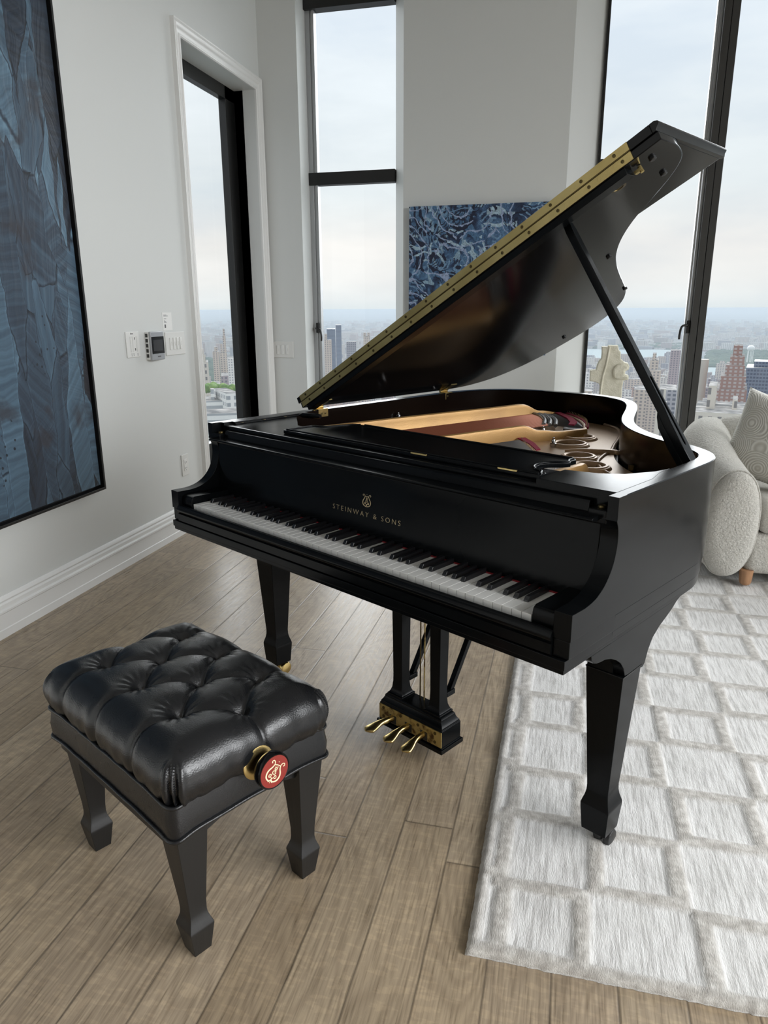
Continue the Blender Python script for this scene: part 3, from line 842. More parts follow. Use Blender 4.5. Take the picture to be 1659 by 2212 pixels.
# cavity: soundboard, plate with holes, struts
io = outline(.0395)
pb('soundboard', MB().prism_z([(x, max(y, .40)) for x, y in io], .800, .815), m_wood_in)
pin = outline(.052)
pl_ = [(x, y) for x, y in pin if y > .45]
def circ(cx, cy, rx, ry, n=28): return [(cx + rx * math.cos(2 * math.pi * i / n), cy + ry * math.sin(2 * math.pi * i / n)) for i in range(n)]
holes = [(.612, 1.262, .045), (.655, 1.118, .048), (.792, .935, .042), (.892, .825, .044)]
plate = pm('iron_plate', flat([[(pl_[0][0], .40)] + pl_ + [(pl_[-1][0], .40)]] + [circ(a, b_, r, r) for a, b_, r in holes], .014, .003, Matrix.Translation((0, 0, .843))), m_plate_dk)
for a, b_, r in holes:
    pr = [(r - .003, 0), (r - .002, .010), (r + .003, .013), (r + .010, .0125), (r + .011, .0095), (r + .016, .0085), (r + .021, .003), (r + .022, 0)]
    vs = MB(); rings = []
    for rr, h in pr: rings.append([(a + rr * math.cos(2 * math.pi * i / 36), b_ + rr * math.sin(2 * math.pi * i / 36), .849 + h) for i in range(36)])
    pb('plate_ring', vs.loft(rings, cap=False), m_plate_dk, plate, smooth=30)
def ridge(name, pts, w, h, z0, m, parent):
    """rounded casting rib along a path"""
    c = catmull([(p[0], p[1], 0) for p in pts], 6); rings = []
    for i, p in enumerate(c):
        t = (c[min(i + 1, len(c) - 1)] - c[max(i - 1, 0)]).normalized(); nrm = Vector((t.y, -t.x, 0))
        tt = i / (len(c) - 1) * (len(pts) - 1); j = min(int(tt), len(pts) - 2); f = tt - j
        hh = h if not isinstance(h, (list, tuple)) else h[j] + (h[j + 1] - h[j]) * (f * f * (3 - 2 * f))
        ww = w
        rings.append([p + nrm * a * ww + Vector((0, 0, z0 + b_ * hh)) for a, b_ in ((-1.5, 0), (-1.05, .10), (-1.0, .8), (-.8, .96), (-.3, 1.0), (.3, 1.0), (.8, .96), (1.0, .8), (1.05, .10), (1.5, 0))])
    return pb(name, MB().loft(rings, closed=True), m, parent, smooth=35)
ZP = .850
ridge('bass_strut', [(.045, .42), (.075, .62), (.125, .92), (.185, 1.22), (.232, 1.43), (.262, 1.545), (.295, 1.64)], .011, [.078, .078, .078, .078, .080, .044, .030], ZP, m_plate, plate)
ridge('tenor_strut', [(.36, .48), (.415, .72), (.455, .93), (.490, 1.06), (.525, 1.125), (.562, 1.21), (.600, 1.325)], .011, [.058, .058, .058, .060, .040, .030, .030], ZP, m_plate, plate)
ridge('treble_strut', [(.63, .42), (.665, .62), (.70, .76), (.735, .85)], .011, [.042, .042, .040, .004], ZP, m_plate, plate)
ridge('high_strut', [(.93, .50), (.945, .62), (.93, .70), (.905, .775)], .013, [.044, .046, .040, .004], ZP, m_plate, plate)
ridge('hitch_plate_edge', [(.600, 1.322), (.535, 1.43), (.45, 1.53), (.36, 1.605), (.292, 1.642)], .008, .030, ZP, m_plate_dk, plate)
ridge('plate_web', [(.705, 1.00), (.76, 1.03), (.81, 1.06), (.845, 1.085), (.872, 1.075)], .007, [.010, .016, .016, .014, .002], ZP - .001, m_plate_dk, plate)
pb('plate_bead', MB().tube(catmull([(.52, 1.632, ZP), (.60, 1.575, ZP), (.665, 1.48, ZP), (.72, 1.36, ZP), (.772, 1.22, ZP), (.812, 1.12, ZP), (.835, 1.02, ZP), (.868, .92, ZP), (.92, .84, ZP), (.985, .775, ZP), (1.06, .72, ZP)], 6), .007, 10), m_plate_dk, plate, smooth=60)
# bolts on the flange and nose bolts
def hexbolt(x, y, s=1.0):
    b = MB(); r = .0125 * s
    b.loft([[(x + r * math.cos(i * math.pi / 3 + .3), y + r * math.sin(i * math.pi / 3 + .3), z) for i in range(6)] for z in (.849, .866)])
    return pb('plate_bolt', b, m_screw, plate, bevel=.0015)
for x, y in ((.865, 1.235), (.898, 1.105), (.945, .985), (1.01, .89), (.80, 1.39), (.73, 1.53), (1.10, .80), (.60, 1.625)):
    hexbolt(x - .012, y - .004)
def nosebolt(x, y, z0=.85):
    pr = [(0, 0), (.009, 0), (.009, .002), (.0115, .003), (.0115, .013), (.009, .0145), (.004, .015), (.006, .018), (.0085, .021), (.0065, .026), (.0035, .027), (.0045, .030), (.0035, .034), (0, .035)]
    return pb('nose_bolt', MB().lathe(pr, (x, y, z0), 16), m_chrome, plate, smooth=35)
nosebolt(.497, 1.195, .858); nosebolt(.628, 1.052); nosebolt(-.045, .985, .880)
# strings
def string_set(name, A0, A1, B0, B1, n, r, z0, z1, m, parent=plate):
    b = MB()
    for i in range(n):
        t = i / (n - 1)
        p = Vector((A0[0] + (A1[0] - A0[0]) * t, A0[1] + (A1[1] - A0[1]) * t, z0)); q = Vector((B0[0] + (B1[0] - B0[0]) * t, B0[1] + (B1[1] - B0[1]) * t, z1))
        b.tube([p, q], r, 5)
    o = pb(name, b, m, parent, smooth=60); o['kind'] = 'stuff'
    return o
string_set('bass_strings', (.085, .50), (.36, .55), (.262, 1.52), (.470, 1.275), 28, .0015, .884, .884, m_copper)
string_set('bass_string_backs', (.262, 1.52), (.470, 1.275), (.335, 1.625), (.585, 1.345), 34, .0008, .884, .876, m_steel)
string_set('tenor_strings', (.42, .50), (.68, .48), (.515, 1.02), (.735, .80), 60, .0006, .870, .866, m_steel)
string_set('treble_strings', (.72, .47), (1.02, .47), (.74, .80), (1.05, .62), 70, .0005, .868, .864, m_steel)
def slab(name, poly, z0, z1, m, parent=plate, **kw): return pb(name, MB().prism_z(poly, z0, z1), m, parent, **kw)
br = catmull([(.262, 1.50, 0), (.325, 1.455, 0), (.392, 1.375, 0), (.450, 1.275, 0)], 5)
for off, zz, mm in ((0.0, .884, m_bridge), (.024, .882, m_bridge), (.050, .879, m_bridge)):
    pb('bass_bridge', MB().tube([p + Vector((off * .55, off * .8, zz)) for p in br], .0085, 8), mm, plate, smooth=50)
slab('red_felt', [(.297, 1.612), (.342, 1.572), (.420, 1.50), (.485, 1.412), (.512, 1.352), (.532, 1.362), (.505, 1.432), (.44, 1.515), (.36, 1.59), (.312, 1.632)], .878, .8835, m_felt)
slab('red_felt', [(.330, 1.642), (.40, 1.585), (.480, 1.510), (.545, 1.425), (.585, 1.350), (.596, 1.356), (.556, 1.434), (.49, 1.522), (.41, 1.60), (.338, 1.655)], .872, .8815, m_felt)
slab('hitch_bed', [(.29, 1.60), (.36, 1.55), (.46, 1.44), (.52, 1.30), (.60, 1.325), (.535, 1.44), (.45, 1.54), (.36, 1.61), (.30, 1.645)], .856, .8735, m_bridge)
hp = MB()
for i in range(26):
    t = i / 25
    c = Vector((.335, 1.645, 0)).lerp(Vector((.592, 1.345, 0)), t) + Vector((.7, .7, 0)) * (.030 * math.sin(math.pi * t))
    hp.tube([(c.x, c.y, .872), (c.x + .003, c.y + .003, .892)], .0014, 6)
o = pb('hitch_pins', hp, m_chrome, plate, smooth=60); o['kind'] = 'stuff'
# tenor hitch felt and pins by the strut
slab('red_felt', [(.495, 1.03), (.512, 1.055), (.595, .985), (.672, .90), (.668, .88), (.585, .965)], .866, .8695, m_felt)
tp = MB()
for i in range(40):
    t = i / 39
    x, y = .51 + .50 * t, 1.025 - .40 * t - .05 * math.sin(math.pi * t)
    tp.tube([(x, y, .85), (x + .004, y + .004, .874)], .0012, 5)
o = pb('tenor_hitch_pins', tp, m_steel, plate, smooth=60); o['kind'] = 'stuff'
# lid -------------------------------------------------------------------
AL = .509
LX, LZ = L_ + .005, ZT + .004
lid_rot = Matrix.Translation((LX, 0, LZ)) @ Matrix.Rotation(-AL, 4, 'Y')
def lidpts():
    s_ = [(.012, .519), (.012, .8), (.012, 1.2), (.014, 1.34), (.034, 1.47), (.080, 1.57), (.155, 1.642), (.275, 1.692), (.425, 1.708), (.56, 1.70), (.668, 1.664),
          (.762, 1.592), (.834, 1.49), (.885, 1.375), (.932, 1.262), (.982, 1.150), (1.038, 1.045), (1.108, .948), (1.19, .868), (1.28, .806), (1.36, .748), (1.415, .688), (1.437, .62), (1.440, .56), (1.440, .519)]
    c = catmull([(a, b_, 0) for a, b_ in s_[1:-1]], 5)
    return [(s_[0][0], s_[0][1])] + [(p.x, p.y) for p in c] + [(s_[-1][0], s_[-1][1])]
me = flat([lidpts()], .020, .003, Matrix.Translation((0, 0, .010)), 2); me.transform(lid_rot)
lid = weighted(pm('lid', me, m_ebony_in))
def lb(name, b, m, parent=lid, **kw):
    b.xf(lid_rot); return pb(name, b, m, parent, **kw)
# front flap folded back on top; thumb-moulded edge
flap = [(0.0, .519), (0.0, .90), (1.432, .90), (1.432, .519)]
prf = [(.519, .0225), (.519, .0445), (.92, .0445), (.926, .041), (.926, .034), (.918, .030), (.914, .0225)]
b = MB().prism_x(prf, .0, 1.428)
fl = lb('lid_flap', b, m_ebony_in, bevel=.0015)
ep = [(1.428, .0225), (1.428, .0445), (1.440, .0445), (1.4475, .040), (1.4475, .034), (1.441, .0295), (1.437, .0225)]
vs = [(x, .519, z) for x, z in ep] + [(x, .926, z) for x, z in ep]; n = len(ep)
lb('flap_moulding', MB().add(vs, [tuple(range(n - 1, -1, -1)), tuple(range(n, 2 * n))] + [(i, (i + 1) % n, n + (i + 1) % n, n + i) for i in range(n)]), m_ebony_in, fl, bevel=.001)
# batten under the front edge
lb('lid_batten', MB().box(.035, .521, -.018, 1.345, .560, .0), m_ebony, bevel=.002)
# continuous hinge on the front edge: two leaves, knuckle, screws
h0, h1 = .020, 1.372
lb('hinge_leaf', MB().box(h0, .5165, .0015, h1, .5195, .0205), m_brass_hinge, bevel=.0004)
lb('hinge_leaf', MB().box(h0, .5165, .0245, h1, .5195, .0440), m_brass_hinge, bevel=.0004)
hg = MB().tube([(h0, .5165, .0222), (h1, .5165, .0222)], .0018, 8)
lb('hinge_knuckle', hg, m_screw, smooth=50)
for i in range(15):
    for z in (.011, .0345):
        sx = h0 + .035 + i * .0915 + (0 if z > .02 else .012)
        if sx > h1 - .008: continue
        lb('hinge_screw', MB().lathe([(0, 0), (.0042, 0), (.0042, -.0010), (.0030, -.0012), (.0026, -.0004), (0, -.0004)], (sx, .5165, z), 12, 'Y'), m_screw, smooth=40)
for sx in (.20, .375, .55, .725, .90, 1.075, 1.25):
    lb('batten_screw', MB().lathe([(0, 0), (.006, 0), (.006, -.0012), (.003, -.0016), (0, -.0006)], (sx, .592, -.0002), 14), m_screw, smooth=40)
lb('prop_cup', MB().lathe([(.020, 0), (.020, -.001), (.013, -.0012), (.0125, .0), (0, .0002)], (1.286, .600, -.0002), 20), m_screw, smooth=40)
for sx, y in ((1.361, .695), (1.025, 1.018), (.857, 1.437), (.476, 1.603), (.055, 1.20), (1.39, .575)):
    lb('rubber_bumper', MB().lathe([(0, .0), (.0085, 0), (.0085, -.005), (.0065, -.007), (0, -.007)], (sx, y, 0), 14), m_black, smooth=40)
lb('brass_hook', MB().tube([(1.360, .566, -.002), (1.362, .566, -.018)], .0048, 10).box(1.346, .560, -.014, 1.364, .571, -.007), m_brass_hinge, smooth=50)
# hinges on the bass rim
for y in (.595, 1.32):
    b = MB().box(AI0, y - .023, .938, AI0 + .0025, y + .023, ZT + .001).box(L_ + .012, y - .023, ZT, AI0 + .0025, y + .023, ZT + .0025)
    hh = pb('lid_hinge', b, m_brass, bevel=.0006)
    pb('hinge_barrel', MB().tube([(L_ + .010, y - .024, ZT + .006), (L_ + .010, y + .024, ZT + .006)], .0055, 10), m_brass, hh, smooth=50)
    b = MB().box(.012, y - .020, -.002, .072, y + .020, -.0002); b.xf(lid_rot); pb('hinge_leaf', b, m_brass, hh, bevel=.0005)
    pb('hinge_screw', MB().lathe([(0, 0), (.004, 0), (.004, .001), (0, .0014)], (AI0 + .0025, y - .009, .951), 10, 'X'), m_screw, hh, smooth=40)
    pb('hinge_screw', MB().lathe([(0, 0), (.004, 0), (.004, .001), (0, .0014)], (AI0 + .0025, y + .009, .951), 10, 'X'), m_screw, hh, smooth=40)
# prop stick
P0, P1 = Vector((1.277, .600, .950)), Vector((.905, .592, 1.520))
ax = (P1 - P0); LN = ax.length; ax.normalize()
yv = Vector((0, 1, 0)); nv = ax.cross(yv).normalized(); nv = -nv if nv.x < 0 else nv
yv = nv.cross(ax).normalized()
def stickM(off=0): 
    m_ = Matrix((ax, yv, nv)).transposed().to_4x4(); m_.translation = P0 + nv * off; return m_
o1 = [(0, -.017), (.05, -.020), (.115, -.019), (.15, -.0135), (LN - .02, -.0115), (LN, -.008), (LN, .008), (LN - .02, .0115), (.15, .0135), (.115, .019), (.05, .020), (0, .017)]
slot = [(.055, -.0035), (.235, -.0035), (.240, 0), (.235, .0035), (.055, .0035), (.050, 0)]
prop = weighted(pm('prop_stick', flat([o1, slot], .021, .0022, stickM(0)), m_ebony))
so2 = [(-.010, -.0185, -.018, -.024), (.06, -.0195, -.018, -.026), (.115, -.0185, -.016, -.024), (.140, -.0150, -.012, -.016), (.150, -.0125, -.010, -.0108)]
rings = [[P0 + ax * u_ + yv * (s1 * w_) + nv * n_ for s1, n_ in ((-1, -.009), (1, -.009), (1, n1_), (-1, n1_))] for u_, w_, _a, n1_ in so2]
pb('prop_socket', MB().loft(rings), m_ebony, prop, bevel=.002)
pb('prop_ferrule', MB().tube([P1 - ax * .012, P1 + ax * .012], .009, 12), m_black, prop, smooth=50)
b = MB().lathe([(0, -.004), (.0055, -.004), (.0055, .004), (0, .004)], (0, 0, 0), 12, 'Z'); b.xf(stickM(-.0115) @ Matrix.Translation((.335, -.004, 0)))
pb('prop_stud', b, m_screw, prop, smooth=40)
hb = MB().tube([P0 + Vector((-.004, -.026, -.002)), P0 + Vector((-.004, .026, -.002))], .0065, 12)
pb('prop_pivot', hb, m_screw, prop, smooth=50)
# legs ------------------------------------------------------------------
def square_ring(cx, cy, h, z): return [(cx - h, cy - h, z), (cx + h, cy - h, z), (cx + h, cy + h, z), (cx - h, cy + h, z)]
def sleg(cx, cy, z_top, grow=1.0):
    lv = [(z_top, .0470), (.528, .0450), (.24, .0290), (.215, .0275), (.200, .0280), (.188, .0300), (.176, .0335), (.169, .0355), (.165, .0363), (.160, .0363), (.1, .0320), (.092, .0312)]
    return MB().loft([square_ring(cx, cy, h * grow, z) for z, h in reversed(lv)])
def piano_leg(cx, cy, z_top=.531, cm=None):
    cm = cm or m_brass
    lg = pb('leg', sleg(cx, cy, z_top), m_ebony, bevel=.0014, angle=20)
    c = pb('caster', MB().lathe([(0, 0), (.013, 0), (.013, .014), (.016, .016), (.016, .030), (0, .030)], (cx, cy, .066), 16), cm, lg, smooth=40)
    for s in (-1, 1):
        pb('caster_wheel', MB().lathe([(0, 0), (.018, 0), (.0225, .002), (.0225, .013), (.020, .016), (.006, .018), (0, .018)], (cx + .012 + (0.003 if s > 0 else -.021) , cy + .012, .068), 22, 'X'), cm, lg, smooth=40)
    return lg
lt = piano_leg(1.2685, .2925, cm=m_black)
lb_ = piano_leg(.0065, .2925)
piano_leg(.36, 1.40, .66)
# leg brackets: curved plates from the keybed, front arch and long scrolled side
def bracket(cx, side_):
    x_out = cx + side_ * .0435; x_in = x_out - side_ * .028
    o = [(.232, .642), (.120, .642), (.118, .612), (.128, .606), (.150, .618), (.185, .618), (.216, .600), (.236, .566), (.2435, .531), (.352, .521), (.362, .524), (.372, .548), (.392, .578), (.428, .604), (.470, .620), (.512, .628), (.512, .642)]
    return o, x_out, x_in
for cx, s in ((1.2685, 1), (.0065, -1)):
    o = [(.100, .642), (.100, .626), (.112, .612), (.130, .606), (.152, .613), (.176, .612), (.203, .598), (.226, .572), (.238, .548), (.2435, .528), (.345, .518), (.362, .518), (.372, .538), (.388, .566), (.412, .592), (.446, .612), (.485, .626), (.53, .634), (.53, .642)]
    o = [(.088, .642), (.091, .631), (.102, .621), (.115, .616), (.131, .613), (.152, .611), (.178, .603), (.205, .590), (.228, .574), (.245, .554), (.254, .533), (.345, .521), (.355, .528), (.366, .555), (.385, .580), (.419, .599), (.454, .611), (.483, .622), (.505, .634), (.53, .642)]
    xo = cx + s * .0455
    pb('leg_bracket', MB().prism_x(o, min(xo, xo - s * .026), max(xo, xo - s * .026)), m_ebony, bevel=.0012, angle=50)
    pb('leg_top_block', MB().box(cx - .044, .249, .53, cx + .019, .338, .642), m_ebony, bevel=.002)
# pedal lyre --------------------------------------------------------------
LXC = .6625; LY = .272
lyre = pb('pedal_lyre', MB().loft([[(LXC - a, LY + b0, z), (LXC + a, LY + b0, z), (LXC + a, LY + b1, z), (LXC - a, LY + b1, z)] for z, a, b0, b1 in
      ((.081, .130, -.008, .092), (.094, .130, -.008, .092), (.094, .124, 0, .086), (.150, .124, 0, .086), (.152, .121, .002, .084), (.156, .1215, .002, .084), (.162, .117, .007, .079), (.172, .112, .011, .075), (.176, .112, .011, .075), (.181, .107, .014, .072))]), m_ebony, bevel=.001, angle=20)
pb('pedal_plate', MB().box(LXC - .1235, LY - .003, .0985, LXC + .1235, LY + .001, .1475), m_brass_old, lyre, bevel=.0006)
for xx, zz in ((-.105, .138), (-.105, .110), (-.035, .138), (.035, .138), (.100, .138), (.100, .110)):
    pb('plate_screw', MB().lathe([(0, 0), (.005, 0), (.005, -.0012), (0, -.0018)], (LXC + xx, LY - .003, zz), 10, 'Y'), m_screw, lyre, smooth=40)
pedx = (-.066, -.003, .058)
for i, dx in enumerate(pedx):
    x = LXC + dx
    pb('pedal_slot', MB().box(x - .0135, LY - .0036, .1000, x + .0135, LY + .002, .127), m_black, lyre)
    skew = (-.022, -.010, -.002)[i]
    pts = catmull([(x, LY + .01, .117), (x + skew * .2, LY - .024, .1175), (x + skew * .6, LY - .044, .1145), (x + skew, LY - .064, .106), (x + skew * 1.2, LY - .080, .1015), (x + skew * 1.25, LY - .0925, .1025)], 5)
    wr = catmull([(.0085, .0105, 0), (.009, .0098, 0), (.0110, .0088, 0), (.0170, .0085, 0), (.0185, .0075, 0), (.004, .002, 0)], 5)
    rings = []
    for p, w_ in zip(pts, wr):
        rings.append([(p.x + w_.x * math.cos(2 * math.pi * k / 16), p.y, p.z + w_.y * math.sin(2 * math.pi * k / 16)) for k in range(16)])
    pb('pedal', MB().loft(rings), m_brass, lyre, smooth=60)
for s in (-1, 1):
    cx = LXC + s * .0735; cy = LY + .043
    lv = [(.181, .0305), (.186, .0305), (.188, .0270), (.194, .0235), (.205, .0200), (.225, .0180), (.25, .0176), (.64, .0215)]
    pb('lyre_post', MB().loft([square_ring(cx, cy, h, z) for z, h in lv]), m_ebony, lyre, bevel=.001, angle=20)
    a = Vector((cx + .006, cy + .045, .235)); b_ = Vector((cx + .006, cy + .30, .640))
    t = (b_ - a).normalized(); nn = Vector((1, 0, 0)); mm = t.cross(nn)
    rings = [[p + nn * w_ + mm * h_ for w_, h_ in ((-.008, -.008), (.008, -.008), (.008, .008), (-.008, .008))] for p in (a, b_)]
    pb('lyre_brace', MB().loft(rings), m_ebony, lyre, bevel=.001)
    pb('brace_foot', MB().box(cx - .006, cy + .018, .222, cx + .018, cy + .056, .238), m_ebony, lyre, bevel=.002)
for dx in (-.012, .004):
    pb('pedal_rod', MB().tube([(LXC + dx, LY + .060, .18), (LXC + dx, LY + .060, .645)], .0021, 8), m_screw if dx < 0 else m_brass_old, lyre, smooth=50)
# underside beams
pb('underside_beam', MB().box(.30, .36, .66, .36, 1.50, .70).box(.90, .36, .66, .96, .90, .70), m_ebony)
pb('case_bottom', MB().prism_z([(x, max(y, .30)) for x, y in io], .775, .79), m_wood_in)
# ------------------------------------------------------------------ tufted artist bench (local x,y as piano frame, origin at seat centre on the floor)
BCX, BCY = .576, -.409
bth = TH + R(.6)
bw = Matrix.Rotation(TH, 4, 'Z') @ Vector((BCX, BCY, 0))
bench = empty('piano_bench', (bw.x, bw.y, 0), bth, 'black tufted leather piano bench on four tapered legs', 'bench')
HX, HY = .272, .198
BT = [(-.171, -.088), (-.016, -.088), (.138, -.088), (-.254, .012), (-.094, .012), (.062, .012), (.214, .012), (-.176, .119), (-.021, .119), (.134, .119)]
CE = [(0, 3), (0, 4), (1, 4), (1, 5), (2, 5), (2, 6), (7, 3), (7, 4), (8, 4), (8, 5), (9, 5), (9, 6)]
segs = [(BT[a], BT[b]) for a, b in CE]
segs += [(BT[i], (BT[i][0] + .004, -.6)) for i in (0, 1, 2)] + [(BT[i], (BT[i][0] - .004, .6)) for i in (7, 8, 9)] + [(BT[3], (-.6, .012)), (BT[6], (.6, .014))]
segs = [(Vector((*a, 0)), Vector((*b, 0))) for a, b in segs]
def segd(p, a, b):
    ab = b - a; t = max(0, min(1, (p - a).dot(ab) / ab.length_squared))
    return (p - (a + ab * t)).length, t
def cushion():
    ix, iy = HX - .052, HY - .062            # flat core, then a rounded flank
    NX, NY = 190, 150
    ext = .125                                # parameter length of the flank
    vs = []; idx = {}
    for j in range(NY + 1):
        for i in range(NX + 1):
            px = (i / NX * 2 - 1) * (ix + ext); py = (j / NY * 2 - 1) * (iy + ext)
            qx = max(-ix, min(ix, px)); qy = max(-iy, min(iy, py))
            dx, dy = px - qx, py - qy
            # square-ish corners : mix of max and length norm
            ln = math.hypot(dx, dy); mxn = max(abs(dx), abs(dy))
            e = min(1, (ln * .35 + mxn * .65) / ext) if ln > 0 else 0
            phi = e * R(128)
            if ln > 1e-9:
                dirx, diry = dx / ln, dy / ln
                c = max(abs(dirx), abs(diry))
                sx_, sy_ = dirx / (c ** .55), diry / (c ** .55)
            else: sx_ = sy_ = 0; dirx = diry = 0
            rr = .072
            x = qx + sx_ * rr * math.sin(phi); y = qy + sy_ * rr * math.sin(phi)
            top = .478 + .020 * (1 - (px / (ix + ext)) ** 2) * (1 - (py / (iy + ext)) ** 2)
            z = top - .064 * (1 - math.cos(phi))
            P = Vector((px, py, 0))
            dmin = 9; cre = 0
            for a, b_ in segs:
                d, t = segd(P, a, b_)
                w = .0095
                long_ = (b_ - a).length > .3
                dep = .0105 if not long_ else .0095 * max(0.0, 1 - .35 * t * 2)
                cre = max(cre, dep * math.exp(-(d / w) ** 1.15))
            but = 0
            for a in BT:
                d = math.hypot(px - a[0], py - a[1])
                but += .016 * math.exp(-(d / .017) ** 2) + .013 * math.exp(-(d / .050) ** 2)
                # radiating gathers
                ang = math.atan2(py - a[1], px - a[0])
                if .008 < d < .07: but += .0011 * math.sin(ang * 15 + a[0] * 40) * math.exp(-((d - .028) / .02) ** 2)
            # soft vertical gathers on the flank
            gat = 0
            if e > .35:
                s_ = py if abs(dirx) > abs(diry) else px
                gat = .0022 * (e - .35) * (math.sin(s_ * 95 + 1.7 * math.sin(s_ * 23)) + .6 * math.sin(s_ * 151 + 2))
            wr = .0016 * noise.noise(Vector((px * 16, py * 16, 3)))
            # corner tuck : pleated fold
            tuck = 0
            ca = abs(abs(dirx) - abs(diry)) if ln > 1e-9 else 9
            if ln > 0 and abs(dx) > .03 and abs(dy) > .03:
                tuck = .013 * math.exp(-((ca - .10) / .07) ** 2) * min(1, (min(abs(dx), abs(dy)) - .03) / .03) - .004 * math.exp(-((ca - .34) / .10) ** 2)
            disp = -(cre + but * (1 if e < .6 else 0.6)) + gat + wr - tuck
            nx_, ny_, nz_ = dirx * math.sin(phi), diry * math.sin(phi), math.cos(phi)
            vs.append((x + nx_ * disp, y + ny_ * disp, z + nz_ * disp))
    fs = []
    for j in range(NY):
        for i in range(NX):
            a = j * (NX + 1) + i
            fs.append((a, a + 1, a + NX + 2, a + NX + 1))
    me = mk(vs, fs)
    for p in me.polygons: p.use_smooth = True
    return me
seat = mobj('seat_cushion', cushion(), m_leather, bench)
for a in BT:
    MB().lathe([(0, .004), (.005, .0035), (.0085, .001), (.009, -.002)], (a[0], a[1], .440), 16).build('tuft_button', m_leather, seat, smooth=60)
def rrect(hx, hy, r, z, n=6, zf=None):
    pts = []
    for cx, cy, a0 in ((hx - r, hy - r, 0), (-hx + r, hy - r, 90), (-hx + r, -hy + r, 180), (hx - r, -hy + r, 270)):
        for k in range(n + 1):
            a = R(a0 + 90 * k / n); pts.append((cx + r * math.cos(a), cy + r * math.sin(a)))
    # subdivide the straight runs so the welt can be wavy
    out = []
    m = len(pts)
    for i in range(m):
        a, b_ = Vector((*pts[i], 0)), Vector((*pts[(i + 1) % m], 0)); k = 22 if (b_ - a).length > .05 else 1
        for q in range(k):
            p = a.lerp(b_, q / k); out.append((p.x, p.y, z + (zf(p.x, p.y) if zf else 0)))
    return out
def droop(x, y): return -.012 * (abs(x) / HX) ** 6 * (abs(y) / HY) ** 6 + .0012 * math.sin(x * 60) * math.sin(y * 50)
def droop2(x, y): return -.012 * (abs(x) / HX) ** 5 * (abs(y) / HY) ** 5 + .0009 * math.sin(x * 85 + y * 70)
lo = rrect(HX + .002, HY + .002, .022, .310, zf=droop)
mi = rrect(HX + .0045, HY + .0045, .024, .345, zf=droop2)
hi = rrect(HX - .001, HY - .001, .022, .380, zf=droop2)
MB().loft([lo, mi, hi]).build('seat_band', m_leather, bench, smooth=60)
MB().tube(rrect(HX + .004, HY + .004, .024, .310, zf=droop), .0042, 8, closed=True).build('piping', m_leather, bench, smooth=70)
MB().tube(rrect(HX + .002, HY + .002, .023, .383, zf=droop2), .0042, 8, closed=True).build('piping', m_leather, bench, smooth=70)
MB().box(-HX + .016, -HY + .012, .262, HX - .016, -HY + .034, .308).box(-HX + .016, HY - .034, .262, HX - .016, HY - .012, .308).build('apron_rail', m_bench_wood, bench, bevel=.002)
ap = [(-HY + .04, .308), (-HY + .04, .262), (-HY + .075, .268), (-.06, .287), (.06, .287), (HY - .075, .268), (HY - .04, .262), (HY - .04, .308)]
for x in (-HX + .020, HX - .042):
    MB().prism_x(ap, x, x + .022).build('end_apron', m_bench_wood, bench, bevel=.0015)
def bleg(cx, cy, tx, ty):
    lv = [(0, .0195), (.055, .0270), (.062, .0280), (.067, .0275), (.078, .0235), (.088, .0205), (.098, .0195), (.12, .0200), (.305, .0345)]
    rings = []
    for z, h in lv:
        k = min(1, z / .305); rings.append(square_ring(cx + (tx - cx) * k, cy + (ty - cy) * k, h, z))
    MB().loft(rings).build('leg', m_bench_wood, bench, bevel=.0012, angle=15)
bleg(.240, -.149, .236, -.156); bleg(-.196, -.149, -.198, -.154); bleg(.240, .137, .236, .146); bleg(-.196, .137, -.198, .146)
# height knob on the treble end
kn = MB().lathe([(.0, 0), (.021, 0), (.021, .012), (.030, .016), (.0365, .022), (.0385, .030), (.0385, .040), (.0365, .0425), (.0345, .0415), (0, .0415)], (HX + .014, .003, .382), 36, 'X').build('height_knob', m_ebony_in, bench, smooth=40)
MB().lathe([(0, 0), (.036, 0), (.036, .002), (.034, .003), (0, .003)], (HX + .0155, -.008, .390), 32, 'X').build('knob_plate', m_brass, kn, smooth=40)
MB().lathe([(0, 0), (.0342, 0), (.0342, .0006), (0, .0006)], (HX + .0552, .003, .382), 40, 'X').build('red_disc', m_red, kn, smooth=40)
em = Matrix.Translation((HX + .0562, .003, .382)) @ Matrix(((0, 0, 1, 0), (1, 0, 0, 0), (0, 1, 0, 0), (0, 0, 0, 1))) @ Matrix.Rotation(R(-38), 4, 'Z') @ Matrix.Translation((0, -.0205, 0))
me = emblem(em, .044, .45); smooth_angle(me, 60); mobj('knob_emblem', me, m_emblem, kn)
